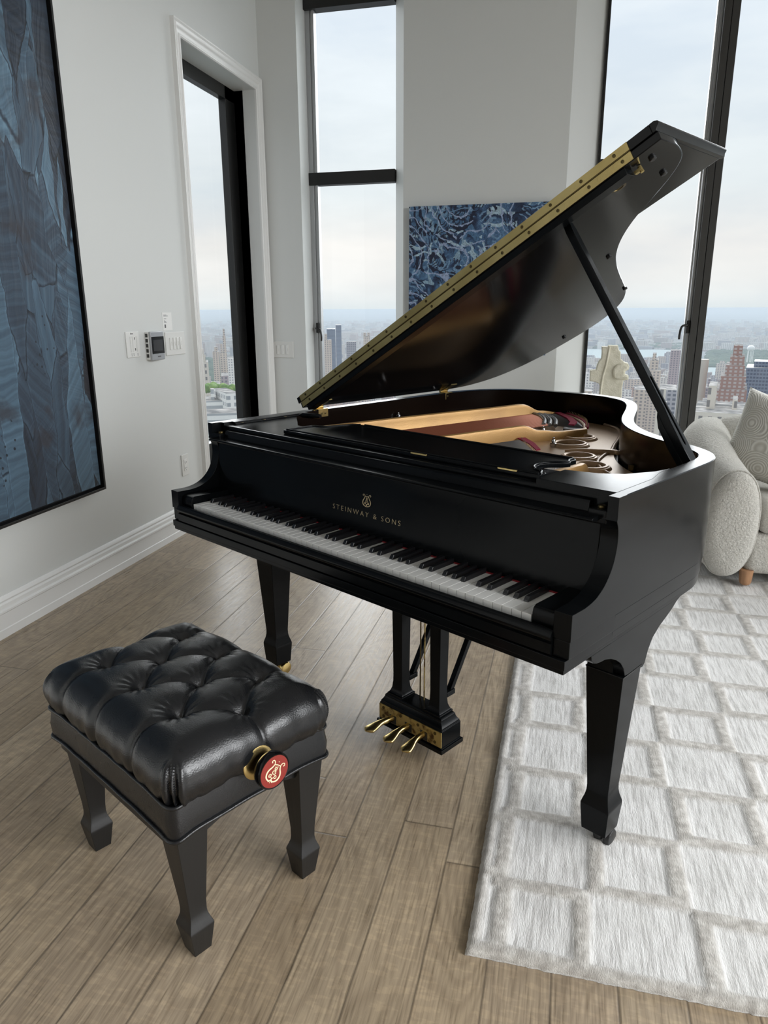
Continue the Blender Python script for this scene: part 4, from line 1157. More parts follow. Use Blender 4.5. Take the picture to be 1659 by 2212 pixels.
# ------------------------------------------------------------------ rug
def rug():
    X0, X1, Y0, Y1 = .975, 3.9, -.775, 2.75
    st = .0075
    xs = [X0 + st * i for i in range(int((2.35 - X0) / st))]
    while xs[-1] < X1: xs.append(xs[-1] + .03)
    ys = [Y0 + st * i for i in range(int((1.35 - Y0) / st))]
    while ys[-1] < Y1: ys.append(ys[-1] + .02)
    px, py = .2140, .2160
    def height(x, y):
        # pattern : offset panels between tufted bands
        wob = .004 * noise.noise(Vector((x * 9, y * 9, 0)))
        j = math.floor((y + .560 + .108) / py); bands = []
        best = 9
        for jj in (j - 1, j, j + 1):
            for_col = math.floor((x - 1.222 + .0) / px)
            yl = -.560 + jj * py + (.013 if (jj + for_col) % 2 == 0 else -.013)
            best = min(best, abs(y - yl))
        row = math.floor((y + .560) / py)
        for k in range(-2, 16):
            xl = 1.222 + k * px + (.018 if (row + k) % 2 == 0 else -.018)
            if k == -1: xl = 1.032 + (.006 if row % 2 else -.006)
            if k < -1: continue
            best = min(best, abs(x - xl))
        edge = min(x - X0 - .004, y - Y0 - .006)
        bt = 1 / (1 + math.exp((best + wob - .0180) / .0014))
        be = 1 / (1 + math.exp((edge + wob - .020) / .003)) if edge < .1 else 0
        f = max(bt, be)
        return f
    vs = []; pile = []
    nx = len(xs)
    for y in ys:
        for x in xs:
            f = height(x, y)
            n1 = noise.noise(Vector((x * 150, y * 150, 0))); n2 = noise.noise(Vector((x * 60, y * 60, 5)))
            rib = math.sin(x * 2 * math.pi / .0145 + 2.2 * noise.noise(Vector((x * 6, y * 3, 9))))
            z = .0125 + .0006 * rib * (1 - f) + .0006 * n2 * (1 - f) + f * (.0050 + .0012 * n1 + .0008 * n2)
            ed = min(x - X0, y - Y0, X1 - x, Y1 - y)
            if ed < .012: z *= .35 + .65 * math.sqrt(max(0, ed / .012))
            ex = .003 * noise.noise(Vector((x * 90, y * 90, 2))) if ed < .01 else 0
            vs.append((x + ex, y + (ex if y - Y0 < .01 else 0), z)); pile.append(f)
    ny = len(ys); fs = []
    for j in range(ny - 1):
        for i in range(nx - 1):
            a = j * nx + i; fs.append((a, a + 1, a + nx + 1, a + nx))
    # skirt and underside
    ring = [i for i in range(nx)] + [j * nx + nx - 1 for j in range(1, ny)] + [(ny - 1) * nx + i for i in range(nx - 2, -1, -1)] + [j * nx for j in range(ny - 2, 0, -1)]
    base = len(vs)
    for r_ in ring: vs.append((vs[r_][0], vs[r_][1], .0005)); pile.append(0)
    for q in range(len(ring)):
        q2 = (q + 1) % len(ring); fs.append((ring[q2], ring[q], base + q, base + q2))
    me = mk(vs, fs)
    for p in me.polygons: p.use_smooth = True
    at = me.attributes.new('pile', 'FLOAT', 'POINT'); at.data.foreach_set('value', pile)
    return me
def rug_mat():
    m = bpy.data.materials.new('woven_rug'); m.use_nodes = True
    t = m.node_tree; b = t.nodes['Principled BSDF']; L = t.links.new
    at = N(t, 'ShaderNodeAttribute'); at.attribute_name = 'pile'
    co = N(t, 'ShaderNodeTexCoord')
    def nz(scale, detail, stretch):
        mpn = N(t, 'ShaderNodeMapping'); mpn.inputs['Scale'].default_value = stretch
        n = N(t, 'ShaderNodeTexNoise'); n.inputs['Scale'].default_value = scale; n.inputs['Detail'].default_value = detail
        L(co.outputs['Object'], mpn.inputs[0]); L(mpn.outputs[0], n.inputs[0]); return n
    a = nz(190, 4, (1, .07, 1)); r1 = ramp(t, [(.36, (.50, .49, .475)), (.48, (.66, .65, .635)), (.60, (.76, .755, .74))]); L(a.outputs[0], r1.inputs[0])
    c = nz(45, 5, (1, 1, 1)); r2 = ramp(t, [(.3, (.36, .335, .305)), (.5, (.48, .455, .42)), (.72, (.66, .64, .60))]); L(c.outputs[0], r2.inputs[0])
    d = nz(7, 3, (1, 1, 1)); r3 = ramp(t, [(.3, (.93, .93, .92)), (.7, (1.05, 1.05, 1.05))]); L(d.outputs[0], r3.inputs[0])
    k = N(t, 'ShaderNodeMixRGB'); L(at.outputs['Fac'], k.inputs[0]); L(r1.outputs[0], k.inputs[1]); L(r2.outputs[0], k.inputs[2])
    k2 = N(t, 'ShaderNodeMixRGB', blend_type='MULTIPLY'); k2.inputs[0].default_value = 1; L(k.outputs[0], k2.inputs[1]); L(r3.outputs[0], k2.inputs[2])
    L(k2.outputs[0], b.inputs['Base Color']); b.inputs['Roughness'].default_value = .82; b.inputs['Sheen Weight'].default_value = .25
    e = nz(420, 3, (1, .25, 1)); bpn = N(t, 'ShaderNodeBump'); bpn.inputs['Strength'].default_value = .5; bpn.inputs['Distance'].default_value = .003
    L(e.outputs[0], bpn.inputs['Height']); L(bpn.outputs[0], b.inputs['Normal'])
    return m
rg = mobj('area_rug', rug(), rug_mat())
tag(rg, 'pale grey woven rug with raised tufted lattice under the piano leg', 'rug')

# ------------------------------------------------------------------ sofa
def boucle():
    m = bpy.data.materials.new('boucle'); m.use_nodes = True
    t = m.node_tree; b = t.nodes['Principled BSDF']; L = t.links.new
    co = N(t, 'ShaderNodeTexCoord')
    v = N(t, 'ShaderNodeTexVoronoi', feature='SMOOTH_F1'); v.inputs['Scale'].default_value = 115; L(co.outputs['Object'], v.inputs[0])
    nn = N(t, 'ShaderNodeTexNoise'); nn.inputs['Scale'].default_value = 150; nn.inputs['Detail'].default_value = 4; nn.inputs['Distortion'].default_value = 2.5; L(co.outputs['Object'], nn.inputs[0])
    r1 = ramp(t, [(.30, (.40, .38, .33)), (.46, (.58, .56, .50)), (.62, (.74, .72, .66))]); L(nn.outputs[0], r1.inputs[0]); L(r1.outputs[0], b.inputs['Base Color'])
    ad = N(t, 'ShaderNodeMath', operation='SUBTRACT'); L(nn.outputs[0], ad.inputs[0]); L(v.outputs['Distance'], ad.inputs[1])
    bpn = N(t, 'ShaderNodeBump'); bpn.inputs['Strength'].default_value = .8; bpn.inputs['Distance'].default_value = .008
    L(ad.outputs[0], bpn.inputs['Height']); L(bpn.outputs[0], b.inputs['Normal']); b.inputs['Roughness'].default_value = .95
    b.inputs['Sheen Weight'].default_value = .3
    return m
m_boucle = boucle()
SX, SY = 1.975, 1.50
sofa = empty('sofa', (SX, SY, .0), 0, 'cream boucle sofa with rounded arm and round wooden foot', 'sofa')
def oval_ring(cx, cz, rx, rz, y, n=40, p=2.3, tilt=0.0):
    out = []
    for i in range(n):
        a = 2 * math.pi * i / n; c, s = math.cos(a), math.sin(a)
        x = rx * math.copysign(abs(c) ** (2 / p), c); z = rz * math.copysign(abs(s) ** (2 / p), s)
        out.append((cx + x + tilt * z, y, cz + z))
    return out
# local coords relative to (SX,SY)
rings = []
for y, cx, cz, rx, rz, p in ((-.045, -.108, .315, .060, .165, 2.0), (-.036, -.110, .315, .092, .222, 2.1), (-.012, -.112, .315, .112, .246, 2.2), (.03, -.114, .318, .121, .252, 2.3), (.12, -.125, .325, .128, .256, 2.4),
                              (.28, -.150, .345, .140, .272, 2.4), (.45, -.16, .365, .148, .292, 2.4), (.62, -.15, .38, .155, .305, 2.4), (.80, -.12, .385, .16, .312, 2.3), (.95, -.06, .37, .14, .28, 2.1), (1.02, -.03, .36, .08, .2, 2.0)):
    rings.append(oval_ring(cx, cz, rx, rz, y, p=p, tilt=.03))
arm = MB().loft(rings).build('armrest', m_boucle, sofa, smooth=80)
MB().tube(oval_ring(-.113, .317, .1185, .2505, .006, 44, 2.25, .03), .0045, 6, closed=True).build('seam_piping', m_boucle, arm, smooth=80)
# back roll running to the right
rings = []
for x, cy, cz, ry, rz in ((-.16, .80, .43, .05, .12), (-.12, .80, .44, .12, .20), (-.04, .80, .46, .16, .235), (.10, .82, .47, .175, .25), (.35, .84, .48, .18, .255), (1.0, .86, .48, .18, .26), (2.0, .86, .48, .18, .26), (2.1, .86, .46, .10, .18)):
    ring = []
    for i in range(32):
        a = 2 * math.pi * i / 32; ring.append((x, cy + ry * math.cos(a), cz + rz * math.sin(a)))
    rings.append(ring)
MB().loft(rings).build('backrest', m_boucle, sofa, smooth=80)
def rounded_box(x0, y0, z0, x1, y1, z1, r, name, m, parent, seg=4):
    return MB().box(x0, y0, z0, x1, y1, z1).build(name, m, parent, bevel=r, seg=seg)
rounded_box(-.03, .01, .075, 2.0, .95, .275, .045, 'seat_base', m_boucle, sofa)
rounded_box(.0, -.005, .270, 1.0, .80, .415, .06, 'seat_cushion', m_boucle, sofa, 6)
rounded_box(1.01, -.005, .270, 1.95, .80, .415, .06, 'seat_cushion', m_boucle, sofa, 6)
for x, y in ((-.012, .03), (1.9, .03), (-.05, .86), (1.9, .86)):
    MB().lathe([(0, .012), (.014, .013), (.022, .018), (.026, .028), (.0285, .05), (.031, .09), (0, .09)], (x, y, .008), 20).build('foot', m_legwood, sofa, smooth=50)
def pillow_mat():
    m = bpy.data.materials.new('pillow_fabric'); m.use_nodes = True
    t = m.node_tree; b = t.nodes['Principled BSDF']; L = t.links.new
    co = N(t, 'ShaderNodeTexCoord')
    v = N(t, 'ShaderNodeTexVoronoi', feature='F1'); v.inputs['Scale'].default_value = 7.5; L(co.outputs['Object'], v.inputs[0])
    mu = N(t, 'ShaderNodeMath', operation='MULTIPLY'); mu.inputs[1].default_value = 95; L(v.outputs['Distance'], mu.inputs[0])
    s = N(t, 'ShaderNodeMath', operation='SINE'); L(mu.outputs[0], s.inputs[0])
    r1 = ramp(t, [(0, (.50, .485, .43)), (.5, (.60, .59, .54)), (1, (.70, .69, .64))])
    ma = N(t, 'ShaderNodeMath', operation='MULTIPLY_ADD'); ma.inputs[1].default_value = .5; ma.inputs[2].default_value = .5; L(s.outputs[0], ma.inputs[0]); L(ma.outputs[0], r1.inputs[0])
    L(r1.outputs[0], b.inputs['Base Color']); b.inputs['Roughness'].default_value = .75
    bpn = N(t, 'ShaderNodeBump'); bpn.inputs['Strength'].default_value = .35; bpn.inputs['Distance'].default_value = .004; L(s.outputs[0], bpn.inputs['Height']); L(bpn.outputs[0], b.inputs['Normal'])
    return m
m_pil = pillow_mat()
def pillow(name, loc, rot, w, h, d, label):
    n = 28; top = []; vs = []
    for s in (1, -1):
        for j in range(n + 1):
            for i in range(n + 1):
                u, v = i / n * 2 - 1, j / n * 2 - 1
                pinch = 1 - .10 * (1 - abs(u) ** 2) * abs(v) ** 4; pinch2 = 1 - .10 * (1 - abs(v) ** 2) * abs(u) ** 4
                f = ((1 - u ** 4) * (1 - v ** 4)); th = d * max(0, f) ** .55
                vs.append((u * w / 2 * pinch2, s * th / 2, v * h / 2 * pinch))
    fs = []
    m_ = (n + 1) ** 2
    for s in (0, 1):
        for j in range(n):
            for i in range(n):
                a = s * m_ + j * (n + 1) + i; q = (a, a + 1, a + n + 2, a + n + 1); fs.append(q if s else q[::-1])
    me = mk(vs, fs)
    bm = bmesh.new(); bm.from_mesh(me); bmesh.ops.remove_doubles(bm, verts=bm.verts, dist=.0004); bmesh.ops.recalc_face_normals(bm, faces=bm.faces); bm.to_mesh(me); bm.free()
    for p in me.polygons: p.use_smooth = True
    o = mobj(name, me, m_pil); o.location = loc; o.rotation_euler = rot
    return tag(o, label, 'pillow')
pillow('throw_pillow', (2.100, 1.86, .640), (R(-14), R(10), R(-38)), .46, .44, .15, 'ivory throw pillow with swirled arcs leaning on the near sofa arm')
pillow('throw_pillow', (2.36, 2.10, .675), (R(-12), R(5), R(-10)), .50, .48, .14, 'ivory throw pillow farther back on the sofa, only its corner in view')

# ------------------------------------------------------------------ stone sculpture on a plinth by the window
so = [(1.288, 1.043), (1.323, 1.043), (1.329, 1.051), (1.382, 1.051), (1.387, 1.028), (1.400, 1.012), (1.404, .972), (1.426, .952), (1.450, .944), (1.458, .925), (1.455, .908), (1.437, .897), (1.435, .879), (1.458, .870), (1.459, .848), (1.430, .840), (1.427, .80), (1.428, .64), (1.294, .64), (1.294, .80), (1.288, .818), (1.266, .829), (1.230, .834), (1.229, .899), (1.264, .903), (1.268, .93), (1.277, .957), (1.290, .970), (1.291, 1.0)]
SCX, SCZ = 1.345, .64
sm = Matrix.Rotation(R(90), 4, 'X')
sc = empty('stone_sculpture', (SCX, 2.80, .60), 0, 'cream carved stone cross-shaped sculpture in front of the wide window', 'sculpture')
body = mobj('carved_body', flat([[(x - SCX, z - .60) for x, z in so]], .085, .006, sm), m_stone, sc)
wv = catmull([(1.300, .645, 0), (1.300, .76, 0), (1.306, .86, 0), (1.322, .94, 0), (1.334, 1.045, 0)], 5)
MB().tube([(p.x - SCX, -.043, p.y - .60) for p in wv], .0065, 8).build('carved_ridge', m_stone, sc, smooth=60)
bulge = [(1.336, .70), (1.336, .82), (1.342, .90), (1.348, .97), (1.352, 1.03), (1.378, 1.03), (1.376, .97), (1.388, .955), (1.425, .945), (1.43, .93), (1.385, .925), (1.372, .905), (1.373, .875), (1.39, .868), (1.45, .866), (1.45, .853), (1.40, .848), (1.385, .83), (1.384, .70)]
lobe = [(1.372, .858), (1.392, .849), (1.452, .852), (1.452, .868), (1.432, .874), (1.431, .90), (1.448, .912), (1.448, .93), (1.42, .944), (1.385, .94), (1.366, .918), (1.362, .885)]
mobj('carved_lobe', flat([[(x - SCX, z - .60) for x, z in lobe]], .03, .010, Matrix.Translation((0, -.042, 0)) @ sm), m_stone, sc)
MB().box(-.10, -.08, 0, .10, .08, .045).build('stone_base', m_stone, sc, bevel=.004)
pl = MB().box(-.15, -.15, 0, .15, .15, .60).build('plinth', m_trim, None, bevel=.003)
pl.location = (SCX, 2.80, 0); tag(pl, 'white square plinth under the stone sculpture, hidden by the piano', 'plinth')
# ------------------------------------------------------------------ city far below
GZ = -245.0
def at(px, py, D):
    """point on the sight line through a photo position, D metres away horizontally"""
    d = ray(px, py); h = math.hypot(d.x, d.y)
    return CAM + d * (D / h)
def facade(name, c1, c2, sx, sz, fill=.5, rough=.7):
    """windows as a grid in object space"""
    m = bpy.data.materials.new(name); m.use_nodes = True
    t = m.node_tree; b = t.nodes['Principled BSDF']; L = t.links.new
    co = N(t, 'ShaderNodeTexCoord'); sp = N(t, 'ShaderNodeSeparateXYZ'); L(co.outputs['Object'], sp.inputs[0])
    ge = N(t, 'ShaderNodeNewGeometry'); sn = N(t, 'ShaderNodeSeparateXYZ'); L(ge.outputs['Normal'], sn.inputs[0])
    def mt(op, a, bb=None, c=None):
        n = N(t, 'ShaderNodeMath', operation=op)
        for i, v in enumerate((a, bb, c)):
            if v is None: continue
            if isinstance(v, (int, float)): n.inputs[i].default_value = v
            else: L(v, n.inputs[i])
        return n.outputs[0]
    h = mt('ADD', sp.outputs[0], sp.outputs[1])
    fx = mt('FRACT', mt('DIVIDE', h, sx)); fz = mt('FRACT', mt('DIVIDE', sp.outputs[2], sz))
    w = mt('MULTIPLY', mt('LESS_THAN', fx, fill), mt('LESS_THAN', fz, .55))
    w = mt('MULTIPLY', w, mt('LESS_THAN', mt('ABSOLUTE', sn.outputs[2]), .5))
    k = N(t, 'ShaderNodeMixRGB'); L(w, k.inputs[0]); k.inputs[2].default_value = (*c2, 1)
    at_ = N(t, 'ShaderNodeAttribute'); at_.attribute_name = 'tone'
    if c1 is None: L(at_.outputs['Color'], k.inputs[1])
    else: k.inputs[1].default_value = (*c1, 1)
    rf = mt('GREATER_THAN', sn.outputs[2], .5)
    k3 = N(t, 'ShaderNodeMixRGB'); L(rf, k3.inputs[0]); L(k.outputs[0], k3.inputs[1])
    rn = N(t, 'ShaderNodeTexNoise'); rn.inputs['Scale'].default_value = .12; L(co.outputs['Object'], rn.inputs[0])
    rr_ = ramp(t, [(.35, (.13, .135, .14)), (.5, (.26, .255, .25)), (.66, (.42, .41, .40))]); L(rn.outputs[0], rr_.inputs[0]); L(rr_.outputs[0], k3.inputs[2])
    L(k3.outputs[0], b.inputs['Base Color']); b.inputs['Roughness'].default_value = rough; b.inputs['IOR'].default_value = 1.02 if rough > .5 else 1.25
    return m
f_lime = facade('limestone_facade', (.66, .61, .54), (.22, .21, .21), 5.2, 7.5, .42)
f_brick = facade('red_brick_facade', (.33, .19, .16), (.46, .40, .39), 4.4, 3.4, .55)
f_blue = facade('blue_glass_facade', (.14, .18, .26), (.035, .055, .12), 3.2, 3.8, .72, .3)
f_white = facade('white_office_facade', (.80, .80, .78), (.40, .42, .44), 60, 4.4, 1.0)
f_white2 = facade('white_slab_facade', (.82, .81, .79), (.34, .36, .38), 4.0, 4.0, .5)
f_grey = facade('grey_facade', (.36, .36, .40), (.13, .14, .18), 4.0, 3.6, .6)
f_tan = facade('tan_facade', (.62, .54, .47), (.28, .26, .26), 4.6, 3.6, .5)
f_mauve = facade('mauve_facade', (.42, .36, .38), (.20, .19, .23), 4.2, 3.5, .5)
f_any = facade('mixed_facades', None, (.22, .22, .25), 6.0, 4.2, .5)
m_roofgreen = mat('roof_garden_leaves', (.10, .20, .05), .9, bump=(1.2, 1), var=(.35, (.20, .30, .08), .4, .6))
m_white_paint = mat('white_tank_paint', (.85, .85, .84), .5)
m_conc = mat('pale_concrete', (.55, .52, .46), .8)
def building(px0, px1, py, D, depth, m, label, group=None, tiers=(), name='building', turn=0, extra=None):
    a, c = at(px0, py, D), at(px1, py, D)
    mid = (a + c) / 2; w = (c - a).length
    ang = math.atan2((c - a).y, (c - a).x) + turn
    top = mid.z
    b = MB().box(-w / 2, 0, GZ, w / 2, depth, top)
    for (s0, s1, dz, d0, d1) in tiers:     # extra setbacks, fractions of width, height above the main roof
        b.box(-w / 2 + w * s0, depth * d0, top - 1, -w / 2 + w * s1, depth * d1, top + dz)
    me = b.mesh()
    me.transform(Matrix.Translation((0, 0, -GZ)))
    o = mobj(name, me, m); o.location = (mid.x, mid.y, GZ); o.rotation_euler = (0, 0, ang)
    if label: tag(o, label, 'building', group)
    return o
# right of the mullion
building(1497, 1650, 893, 470, 60, f_lime, 'wide pale limestone block with rows of windows just above the sofa back', tiers=((.17, .29, 14, .3, .8), (.55, .62, 6, .3, .7)))
building(1547, 1614, 842, 760, 70, f_brick, 'stepped red brick apartment tower right of the mullion', tiers=((.10, .92, 12, .05, .9), (.22, .84, 22, .12, .85), (.33, .80, 30, .2, .8), (.40, .70, 40, .28, .72)))
building(1612, 1690, 795, 900, 60, f_blue, 'dark blue glass slab tower at the right edge of the view', tiers=((.20, .9, 6, .2, .8),))
building(1519, 1548, 838, 950, 50, f_mauve, 'mauve brick tower with a tank on its roof, left of the stepped red tower', tiers=((.3, .5, 9, .3, .6),))
building(1516, 1542, 872, 640, 40, f_grey, 'blue-grey flat slab in front of the mauve brick tower')
building(1507, 1520, 882, 560, 40, f_lime, 'small cream tower at the foot of the tall chimney')
ch = MB().lathe([(0, 0), (7.0, 0), (5.2, 215), (5.6, 216), (5.6, 228), (0, 228)], (0, 0, 0), 20)
p_ = at(1519, 776, 800); c_ = ch.build('chimney', m_conc, None, smooth=40); c_.location = (p_.x, p_.y, p_.z - 228); tag(c_, 'tall tapering power plant chimney just right of the mullion', 'chimney')
# water tower on the far island
p_ = at(1623, 747, 3600)
wt = empty('water_tower', (p_.x, p_.y, p_.z - 64), 0, 'small white water tower far off beyond the river', 'water tower')
MB().lathe([(0, 40), (9, 42), (14, 47), (16, 53), (14, 60), (8, 65), (0, 67)], (0, 0, 0), 20).build('tank', m_white_paint, wt, smooth=60)
for a in range(5):
    x, y = 12 * math.cos(a * 1.2566), 12 * math.sin(a * 1.2566)
    MB().tube([(x, y, -6), (x * .9, y * .9, 52)], 1.4, 8).build('tower_leg', m_white_paint, wt, smooth=60)
# left of the mullion
building(1449, 1478, 757, 1250, 40, f_mauve, 'brown slab tower with flat roof just left of the mullion')
building(1424, 1462, 843, 640, 50, f_grey, 'grey-blue gridded office block low behind the lid prop')
building(1396, 1428, 800, 1000, 60, f_tan, 'stepped tan apartment house between sculpture and mullion', tiers=((.2, .8, 12, .2, .8), (.35, .6, 20, .3, .7)))
building(1370, 1398, 842, 800, 50, f_tan, 'tan block low between the sculpture and the lid prop')
building(1265, 1284, 808, 1100, 40, f_white2, 'white slab left of the stone sculpture')
building(1262, 1279, 845, 700, 40, f_tan, 'buff block low beside the sculpture base')
building(1345, 1368, 870, 620, 40, f_mauve, 'mauve block right of the sculpture base')
building(1418, 1440, 880, 460, 35, f_lime, 'cream stepped tower partly hidden by the lid prop', tiers=((.2, .8, 10, .2, .8),))
# narrow window by the corner
building(725, 737, 702, 2300, 60, f_blue, 'dark blue slab tower, tallest in the narrow corner window')
building(706, 724, 711, 2400, 70, f_blue, 'broad blue tower beside the tallest slab in the corner window')
building(697, 716, 735, 1500, 40, f_tan, 'pinkish white tower at the left edge of the corner window', tiers=((.2, .5, 12, .2, .7),))
building(748, 769, 739, 1500, 40, f_grey, 'grey block with a white roof in the middle of the corner window')
building(785, 799, 727, 1700, 50, f_tan, 'pale twin-topped block above the piano lid in the corner window', tiers=((0, .4, 8, .2, .8), (.6, 1, 8, .2, .8)))
building(694, 700, 772, 900, 40, f_white2, 'white tower sliver hard against the corner window sash')
# tall left opening
building(474, 490, 762, 1250, 45, f_tan, 'twin-spired apartment tower rising in front of the park', tiers=((.18, .42, 14, .2, .6), (.55, .95, 26, .2, .7), (.62, .88, 38, .25, .6)))
building(459, 473, 760, 1350, 45, f_tan, 'pale stepped tower left of the twin-spired one', tiers=((.3, .8, 8, .2, .7),))
building(433, 450, 783, 900, 45, f_lime, 'limestone tower at the left edge of the tall opening', tiers=((.1, .7, 8, .2, .7), (.2, .5, 15, .3, .6)))
building(491, 506, 774, 1200, 45, f_white2, 'white apartment slab right of the twin-spired tower')
building(478, 493, 812, 760, 40, f_mauve, 'dark reddish block in the middle of the tall opening')
building(456, 476, 836, 600, 50, f_tan, 'low tan building carrying a roof garden')
gp = at(470, 845, 560)
g = bpy.data.objects.new('roof_garden', None)
bpy.data.objects.remove(g)
building(438, 489, 866, 440, 26, f_white, 'white banded office block at the bottom of the tall opening', tiers=((.35, .5, 6, .2, .6),))
building(489, 520, 850, 430, 34, f_white2, 'tall white gridded office slab at the right of the tall opening', turn=.25)
building(440, 520, 893, 350, 18, f_white, 'lowest white banded office block just above the piano')
random.seed(11)
fo = MB()
for i in range(30):
    x, y, r_ = random.uniform(-14, 14), random.uniform(0, 16), random.uniform(2.0, 4.0)
    fo.lathe([(0, -r_), (r_ * .8, -r_ * .5), (r_, 0), (r_ * .7, r_ * .7), (0, r_)], (x, y, r_ * .5), 8)
pg = at(474, 846, 560)
fo = fo.build('roof_garden', m_roofgreen, None, smooth=70); fo.location = pg; tag(fo, 'green roof garden between white office blocks in the tall opening', 'roof garden', kind='stuff')
# ordinary buildings : nearest as individual objects, the far fabric as one
pal = [(.62, .58, .53), (.50, .45, .42), (.38, .30, .28), (.70, .67, .63), (.44, .44, .48), (.58, .50, .44), (.75, .74, .72), (.33, .33, .38), (.48, .36, .32), (.66, .62, .60)]
def water(x, y):
    """the river bends across the right half of the view"""
    d = math.hypot(x - CAM.x, y - CAM.y); az = math.degrees(math.atan2(x - CAM.x, y - CAM.y))
    if az > -2:
        k = min(1, max(0, (az - 7) / 4)); k = k * k * (3 - 2 * k)
        if 3400 - 900 * k - 30 < d < 4750 - 1450 * k + 60: return True
    return False
def park(x, y):
    d = math.hypot(x - CAM.x, y - CAM.y); az = math.degrees(math.atan2(x - CAM.x, y - CAM.y))
    if az < -22 and 1750 < d < 3900: return True
    if az > 8 and 3300 < d < 4700: return True
    return False
def block_tone(me, c):
    at_ = me.color_attributes.new('tone', 'FLOAT_COLOR', 'CORNER'); n = len(at_.data)
    at_.data.foreach_set('color', list((*c, 1)) * n)
secs = ((-33, -20.5), (-20.0, -9.5), (0.3, 23))
fab = []
spots = []
for rings_ in range(9000):
    sec = random.choices(secs, (1.0, 1.0, 2.4))[0]
    az = R(random.uniform(*sec)); d = 620 * math.exp(random.random() ** .85 * 3.15)
    x, y = CAM.x + d * math.sin(az), CAM.y + d * math.cos(az)
    if water(x, y): continue
    pk = park(x, y)
    if pk: continue
    spots.append((d, x, y, pk))
spots.sort()
taken = [(o.location.x, o.location.y, 45.0) for o in COL.objects if o.get('category') == 'building']
tone_name = ['buff', 'grey-brown', 'dark brown', 'cream', 'blue-grey', 'sand-coloured', 'white', 'slate-grey', 'reddish', 'pale grey']
Ci = cam.matrix_world.inverted()
def view_of(x, y, z):
    p = Ci @ Vector((x, y, z))
    if p.z > 0: return None
    px, py = 829.5 + FPX * p.x / -p.z, 1106 - FPX * p.y / -p.z
    def part(a, b): return ('left part', 'middle', 'right part')[min(2, int((px - a) / (b - a) * 3))]
    if 405 < px < 516 and py < 915: return part(405, 516) + ' of the tall left opening'
    if 690 < px < 856 and py < 850: return part(690, 856) + ' of the narrow corner window'
    if 1265 < px < 1500 and py < 980: return part(1265, 1500) + ' of the wide window'
    if 1500 <= px < 1659 and py < 900: return part(1500, 1659) + ' of the pane beyond the mullion'
    return None
named = [o for o in COL.objects if o.get('category') == 'building']
nind = 0
for (d, x, y, pk) in spots:
    w = random.uniform(16, 42); dd = random.uniform(14, 40)
    if d < 1300: h = random.choice((25, 40, 55, 70, 90, 110, 130)) * random.uniform(.8, 1.1)
    elif d < 2200: h = random.choice((18, 25, 40, 60, 80, 100)) * random.uniform(.8, 1.2)
    elif d < 4500: h = random.choice((12, 15, 20, 30, 50, 70)) * random.uniform(.8, 1.2); w *= 1.3
    else: h = random.choice((8, 10, 12, 14, 20, 45)) * random.uniform(.8, 1.2); w *= 2.2; dd *= 2
    if pk: h = min(h, 18)
    rot = R(-14 if x < CAM.x + 200 else -20) + random.choice((0, 0, .1))
    c = random.choice(pal)
    rad = math.hypot(w, dd) / 2
    if d > 3000 and any((x - a) ** 2 + (y - b_) ** 2 < (rad_ := (math.hypot(w, dd) / 2 + r_)) ** 2 for a, b_, r_ in taken[:45]): continue
    if d < 3000:
        if any((x - a) ** 2 + (y - b_) ** 2 < ((rad + r_) * .92) ** 2 for a, b_, r_ in taken): continue
        taken.append((x, y, rad))
    if d < 760 and h > 60: h *= .55
    vw = view_of(x, y, GZ + h)
    if d < 2600 and nind < 240 and vw:
        b = MB().box(-w / 2, -dd / 2, 0, w / 2, dd / 2, h)
        if random.random() < .6: b.box(-w * .25, -dd * .2, h - .5, w * .2, dd * .25, h + random.uniform(4, 9))
        me = b.mesh(); block_tone(me, c)
        o = mobj('building', me, f_any); o.location = (x, y, GZ); o.rotation_euler = (0, 0, rot)
        dist = 'nearer' if d < 1150 else ('middle-distance' if d < 1800 else 'farther')
        size = 'tall' if h > 85 else ('low' if h < 35 else 'mid-height')
        tag(o, '%s %s %s building in the %s' % (dist, size, tone_name[pal.index(c)], vw), 'building', 'city buildings in the %s' % vw)
        nind += 1
    else:
        fab.append((x, y, w, dd, h, rot, c))
b = MB(); cols = []
for x, y, w, dd, h, rot, c in fab:
    cs, sn = math.cos(rot), math.sin(rot)
    pts = [(x + a * cs * w / 2 - bb * sn * dd / 2, y + a * sn * w / 2 + bb * cs * dd / 2) for a, bb in ((-1, -1), (1, -1), (1, 1), (-1, 1))]
    b.add([(p[0], p[1], GZ) for p in pts] + [(p[0], p[1], GZ + h) for p in pts], [(4, 5, 6, 7), (0, 1, 5, 4), (1, 2, 6, 5), (2, 3, 7, 6), (3, 0, 4, 7)])
    cols += [c] * 20
me = bpy.data.meshes.new('m'); me.from_pydata([tuple(v) for v in b.v], [], b.f)
at_ = me.color_attributes.new('tone', 'FLOAT_COLOR', 'CORNER'); at_.data.foreach_set('color', [q for c in cols for q in (*c, 1)])
o = mobj('distant_buildings', me, f_any); tag(o, 'dense mass of small distant city buildings fading into haze', 'buildings', kind='stuff')
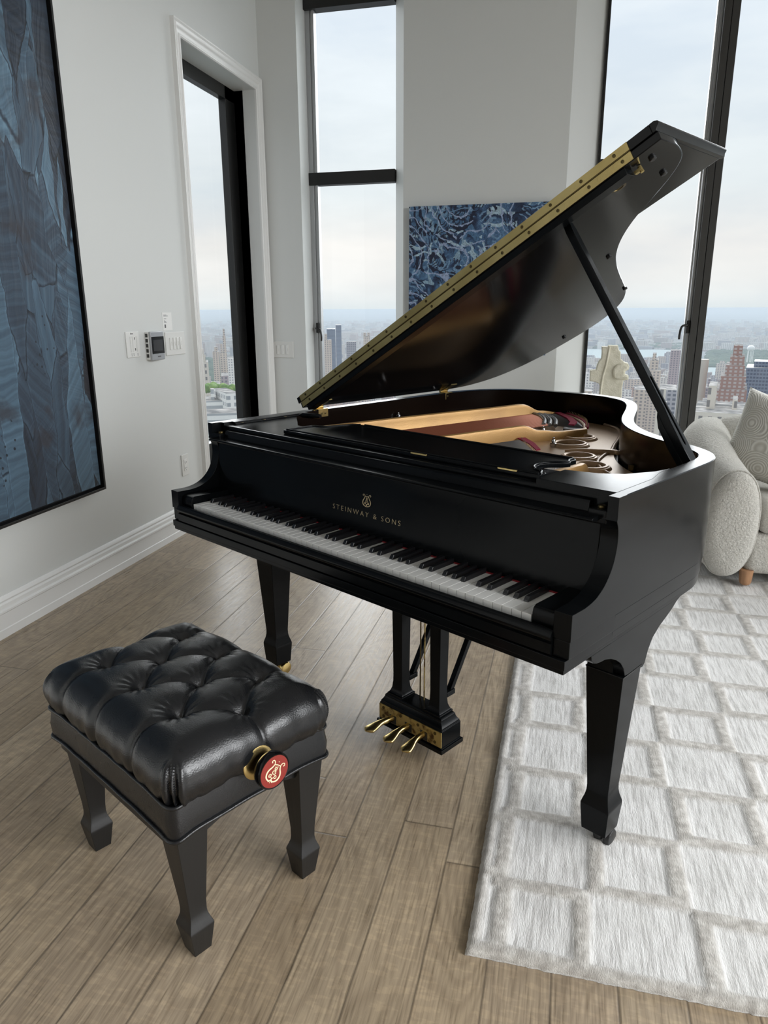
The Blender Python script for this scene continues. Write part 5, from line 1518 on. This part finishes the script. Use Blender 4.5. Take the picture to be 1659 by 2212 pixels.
# ground, river, parks
gm = mat('city_ground', (.24, .25, .26), 1.0, ior=1.0, var=(.004, (.11, .15, .15), .42, .62))
struct(mobj('ground', mk([(-150000, -2000, GZ), (150000, -2000, GZ), (150000, 260000, GZ), (-150000, 260000, GZ)], [(0, 1, 2, 3)]), gm))
def sector(name, azs, r0, r1, z, m, label, cat):
    vs = []; n = len(azs)
    for i, a in enumerate(azs):
        q0 = r0(a) if callable(r0) else r0; q1 = r1(a) if callable(r1) else r1
        vs += [(CAM.x + q0 * math.sin(R(a)), CAM.y + q0 * math.cos(R(a)), z), (CAM.x + q1 * math.sin(R(a)), CAM.y + q1 * math.cos(R(a)), z)]
    me = mk(vs, [(2 * i, 2 * i + 2, 2 * i + 3, 2 * i + 1) for i in range(n - 1)])
    o = mobj(name, me, m); tag(o, label, cat, kind='stuff'); return o
m_water = mat('river_water', (.36, .42, .43), .7, ior=1.01)
azs = [-1 + i * .25 for i in range(104)]
def sst(k):
    k = min(1, max(0, k)); return k * k * (3 - 2 * k)
sector('river', azs, lambda a: 3400 - 900 * sst((a - 7) / 4) + 25 * math.sin(a * 1.7), lambda a: 4750 - 1450 * sst((a - 7) / 4) + 60 * math.sin(a * 1.3), GZ + .6, m_water, 'pale river crossing the city view in the wide window', 'river')
m_trees = mat('tree_canopy', (.045, .085, .06), 1.0, ior=1.0, var=(.02, (.085, .12, .08), .4, .6))
def canopy(name, azr, r0, r1, n, label):
    random.seed(5); b = MB()
    for i in range(n):
        a = R(random.uniform(*azr)); d = random.uniform(r0, r1); x, y = CAM.x + d * math.sin(a), CAM.y + d * math.cos(a)
        s = random.uniform(14, 34); hh = random.uniform(9, 17)
        ring = [[(x + s * k * math.cos(q * 1.0472), y + s * k * math.sin(q * 1.0472), GZ + z) for q in range(6)] for k, z in ((1, 0), (.9, hh * .6), (.45, hh))]
        b.loft(ring)
    o = b.build(name, m_trees); tag(o, label, 'trees', kind='stuff'); return o
canopy('park_trees', (-33, -22), 1750, 3900, 1500, 'dark green park treetops seen through the tall opening')
canopy('island_trees', (9.6, 24), 3400, 4700, 1300, 'wooded islands beyond the river in the wide window')
canopy('shore_trees', (0, 9.5), 4820, 5500, 500, 'wooded far shore beyond the river left of the mullion')
# haze over the city : a real scattering layer below window level
hz = bpy.data.materials.new('city_haze'); hz.use_nodes = True
t = hz.node_tree; t.nodes.clear()
vsn = N(t, 'ShaderNodeVolumeScatter'); vsn.inputs['Color'].default_value = (.60, .66, .72, 1); vsn.inputs['Density'].default_value = 1 / 8000; vsn.inputs['Anisotropy'].default_value = .0
ou = N(t, 'ShaderNodeOutputMaterial'); vab = N(t, 'ShaderNodeVolumeAbsorption'); vab.inputs['Color'].default_value = (.60, .66, .72, 1); vab.inputs['Density'].default_value = 1 / 8000
ads = N(t, 'ShaderNodeAddShader'); t.links.new(vsn.outputs[0], ads.inputs[0]); t.links.new(vab.outputs[0], ads.inputs[1]); t.links.new(ads.outputs[0], ou.inputs['Volume'])
h_ = MB().box(-150000, 8, GZ - 20, 150000, 260000, -12).build('haze', hz); tag(h_, 'pale haze lying over the distant city', 'haze', kind='stuff')
